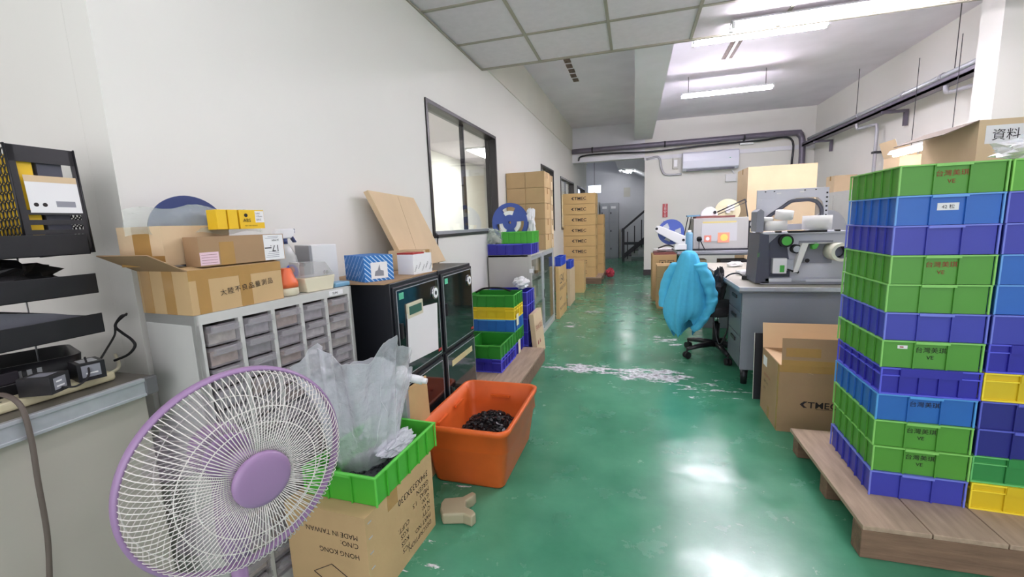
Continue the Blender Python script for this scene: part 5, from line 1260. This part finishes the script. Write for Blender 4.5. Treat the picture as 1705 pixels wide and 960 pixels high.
# tall standing clear bag
def tall_bag():
    c = Vector((-1.0, 1.34, 0)); rings = []; n = 72; J = 16
    for j in range(J):
        f = j / (J - 1); z = .385 + .375 * f; a = .105 + .045 * f ** .8; bq = .13 + .11 * f; rg = []
        for k in range(n):
            t_ = 2 * PI * k / n; w1 = noise.noise(Vector((math.cos(t_) * 2.2, math.sin(t_) * 2.2, f * .9 + 4))); w2 = noise.noise(Vector((math.cos(t_) * 6, math.sin(t_) * 6, f * 1.6)))
            s = 1 + .30 * w1 * (.4 + f) + .16 * w2
            zz = z + (.10 * math.sin(t_ * 1.0 + 2.6) + .05 * math.sin(3 * t_ + 1) + .03 * w2) * f ** 2
            rg.append((c.x + a * s * math.cos(t_) + .02 * f, c.y + bq * s * math.sin(t_), zz))
        rings.append(rg)
    b = MB().loft(rings, bagm, cap0=False, cap1=False, smooth=True); q_ = random.Random(4)
    cm = clear('film_crease_glint', (250, 250, 255), .45, .1)  # white crease tubes paint streak highlights onto the clear film
    for _ in range(26):
        k = q_.randrange(n); j0 = q_.randrange(0, 8); pts = []
        for j in range(j0, min(J, j0 + q_.randrange(4, 9))):
            pts.append(Vector(rings[j][k % n])); k += q_.choice((-1, 0, 0, 1))
        b.tube(pts, [.0004 + .0011 * math.sin(PI * (i + .5) / len(pts)) for i in range(len(pts))], cm, 4)
    b.tube([Vector(p) for p in rings[-1]], .0008, cm, 4, closed=True)
    o = b.build('plastic_bag', fix=False)
    tag(o, 'large clear plastic bag standing open in the green tray', 'bag')
tall_bag()
crumple('plastic_film', 'loose clear film over the right of the green tray', 'film', (-.88, 1.36, .43), (.05, .10, .025), bagm, 71, 30)
# stand with white tee at back
t = thing('equipment_stand', 'metal post with a white tee fitting and beige foot', 'stand', (-.80, 1.60, 0), R(20))
b = MB(); b.prism([(-.10, -.02), (-.08, -.07), (.06, -.08), (.12, -.11), (.15, -.08), (.13, -.05), (.08, -.02), (.08, .03), (.13, .06), (.15, .09), (.12, .11), (.05, .07), (-.08, .07), (-.10, .03)], 0, .05, mat('beige_enamel', (168, 160, 132), .35), axis='z'); b.build('base', None, t, .01, seg=3)
t.location = (-.745, 1.56, 0); t.scale = (.62, .8, 1)
t = thing('metal_post', 'slim steel post topped by a white tee fitting', 'post', (-.955, 1.565, 0), 0)
MB().box(-.016, -.012, 0, .016, .012, .58).build('post', alu, t, .002)
MB().cyl((0, 0, .56), (0, 0, .66), .024, white, n=20).cyl((0, 0, .62), (.085, .015, .60), .018, white, n=20).cyl((.075, .013, .602), (.105, .018, .597), .012, white, n=16).build('tee_fitting', white, t)
tag(MB().box(0, 0, 0, .008, .22, .52, ply).build('pine_board', loc=(-1.0 + .02, 1.62, 0.001), rot=(0, R(-2), 0)), 'pale board leaning on the left dry cabinet door', 'board')

# ------------------------------------------------------------ orange tub
t = thing('orange_tub', 'large orange plastic tub with dirty sides on the floor', 'tub', (-.765, 2.035, 0), R(-1))
W0, D0, W1_, D1_, H = .36, .52, .45, .62, .315
def ringz(w_, d_, z, r): return [(p[0], p[1], z) for p in rr(w_, d_, r, 5)]
b = MB(); b.loft([ringz(W0 - .02, D0 - .02, .0, .03), ringz(W0, D0, .012, .035), ringz(W0 + .055, D0 + .06, H * .62, .045), ringz(W0 + .07, D0 + .075, H * .64, .045), ringz(W1_ - .025, D1_ - .025, H - .03, .05), ringz(W1_, D1_, H - .028, .055), ringz(W1_ + .004, D1_ + .004, H - .004, .055), ringz(W1_ - .006, D1_ - .006, H, .055), ringz(W1_ - .036, D1_ - .036, H - .004, .045), ringz(W0 + .05, D0 + .05, H * .6, .04), ringz(W0 - .012, D0 - .012, .02, .03)], orange)
b.build('tub_body', orange, t)
b = MB()
for s in (-1, 1):
    for y in (-.16, .05): b.box(s * .192 - .006, y, .245, s * .192 + .006, y + .11, .257, orange)
b.box(-.06, .262, .235, .06, .276, .247, orange); b.build('inner_rib', orange, t)
heap('black_sprues', 'heap of tangled black plastic scrap in the orange tub', 'scrap', (-.765, 2.10, .10), (.17, .20, .10), blackparts, 700, 11, .020)

tag(MB().tube(bez([(-1.452, 3.0, 1.20), (-1.44, 3.005, 1.19), (-1.445, 3.03, 1.17), (-1.455, 3.03, 1.1), (-1.455, 3.03, .6)], 6), .005, rubber, 6).build('window_cable'), 'thin black cable hanging from the window lower left corner', 'cable')
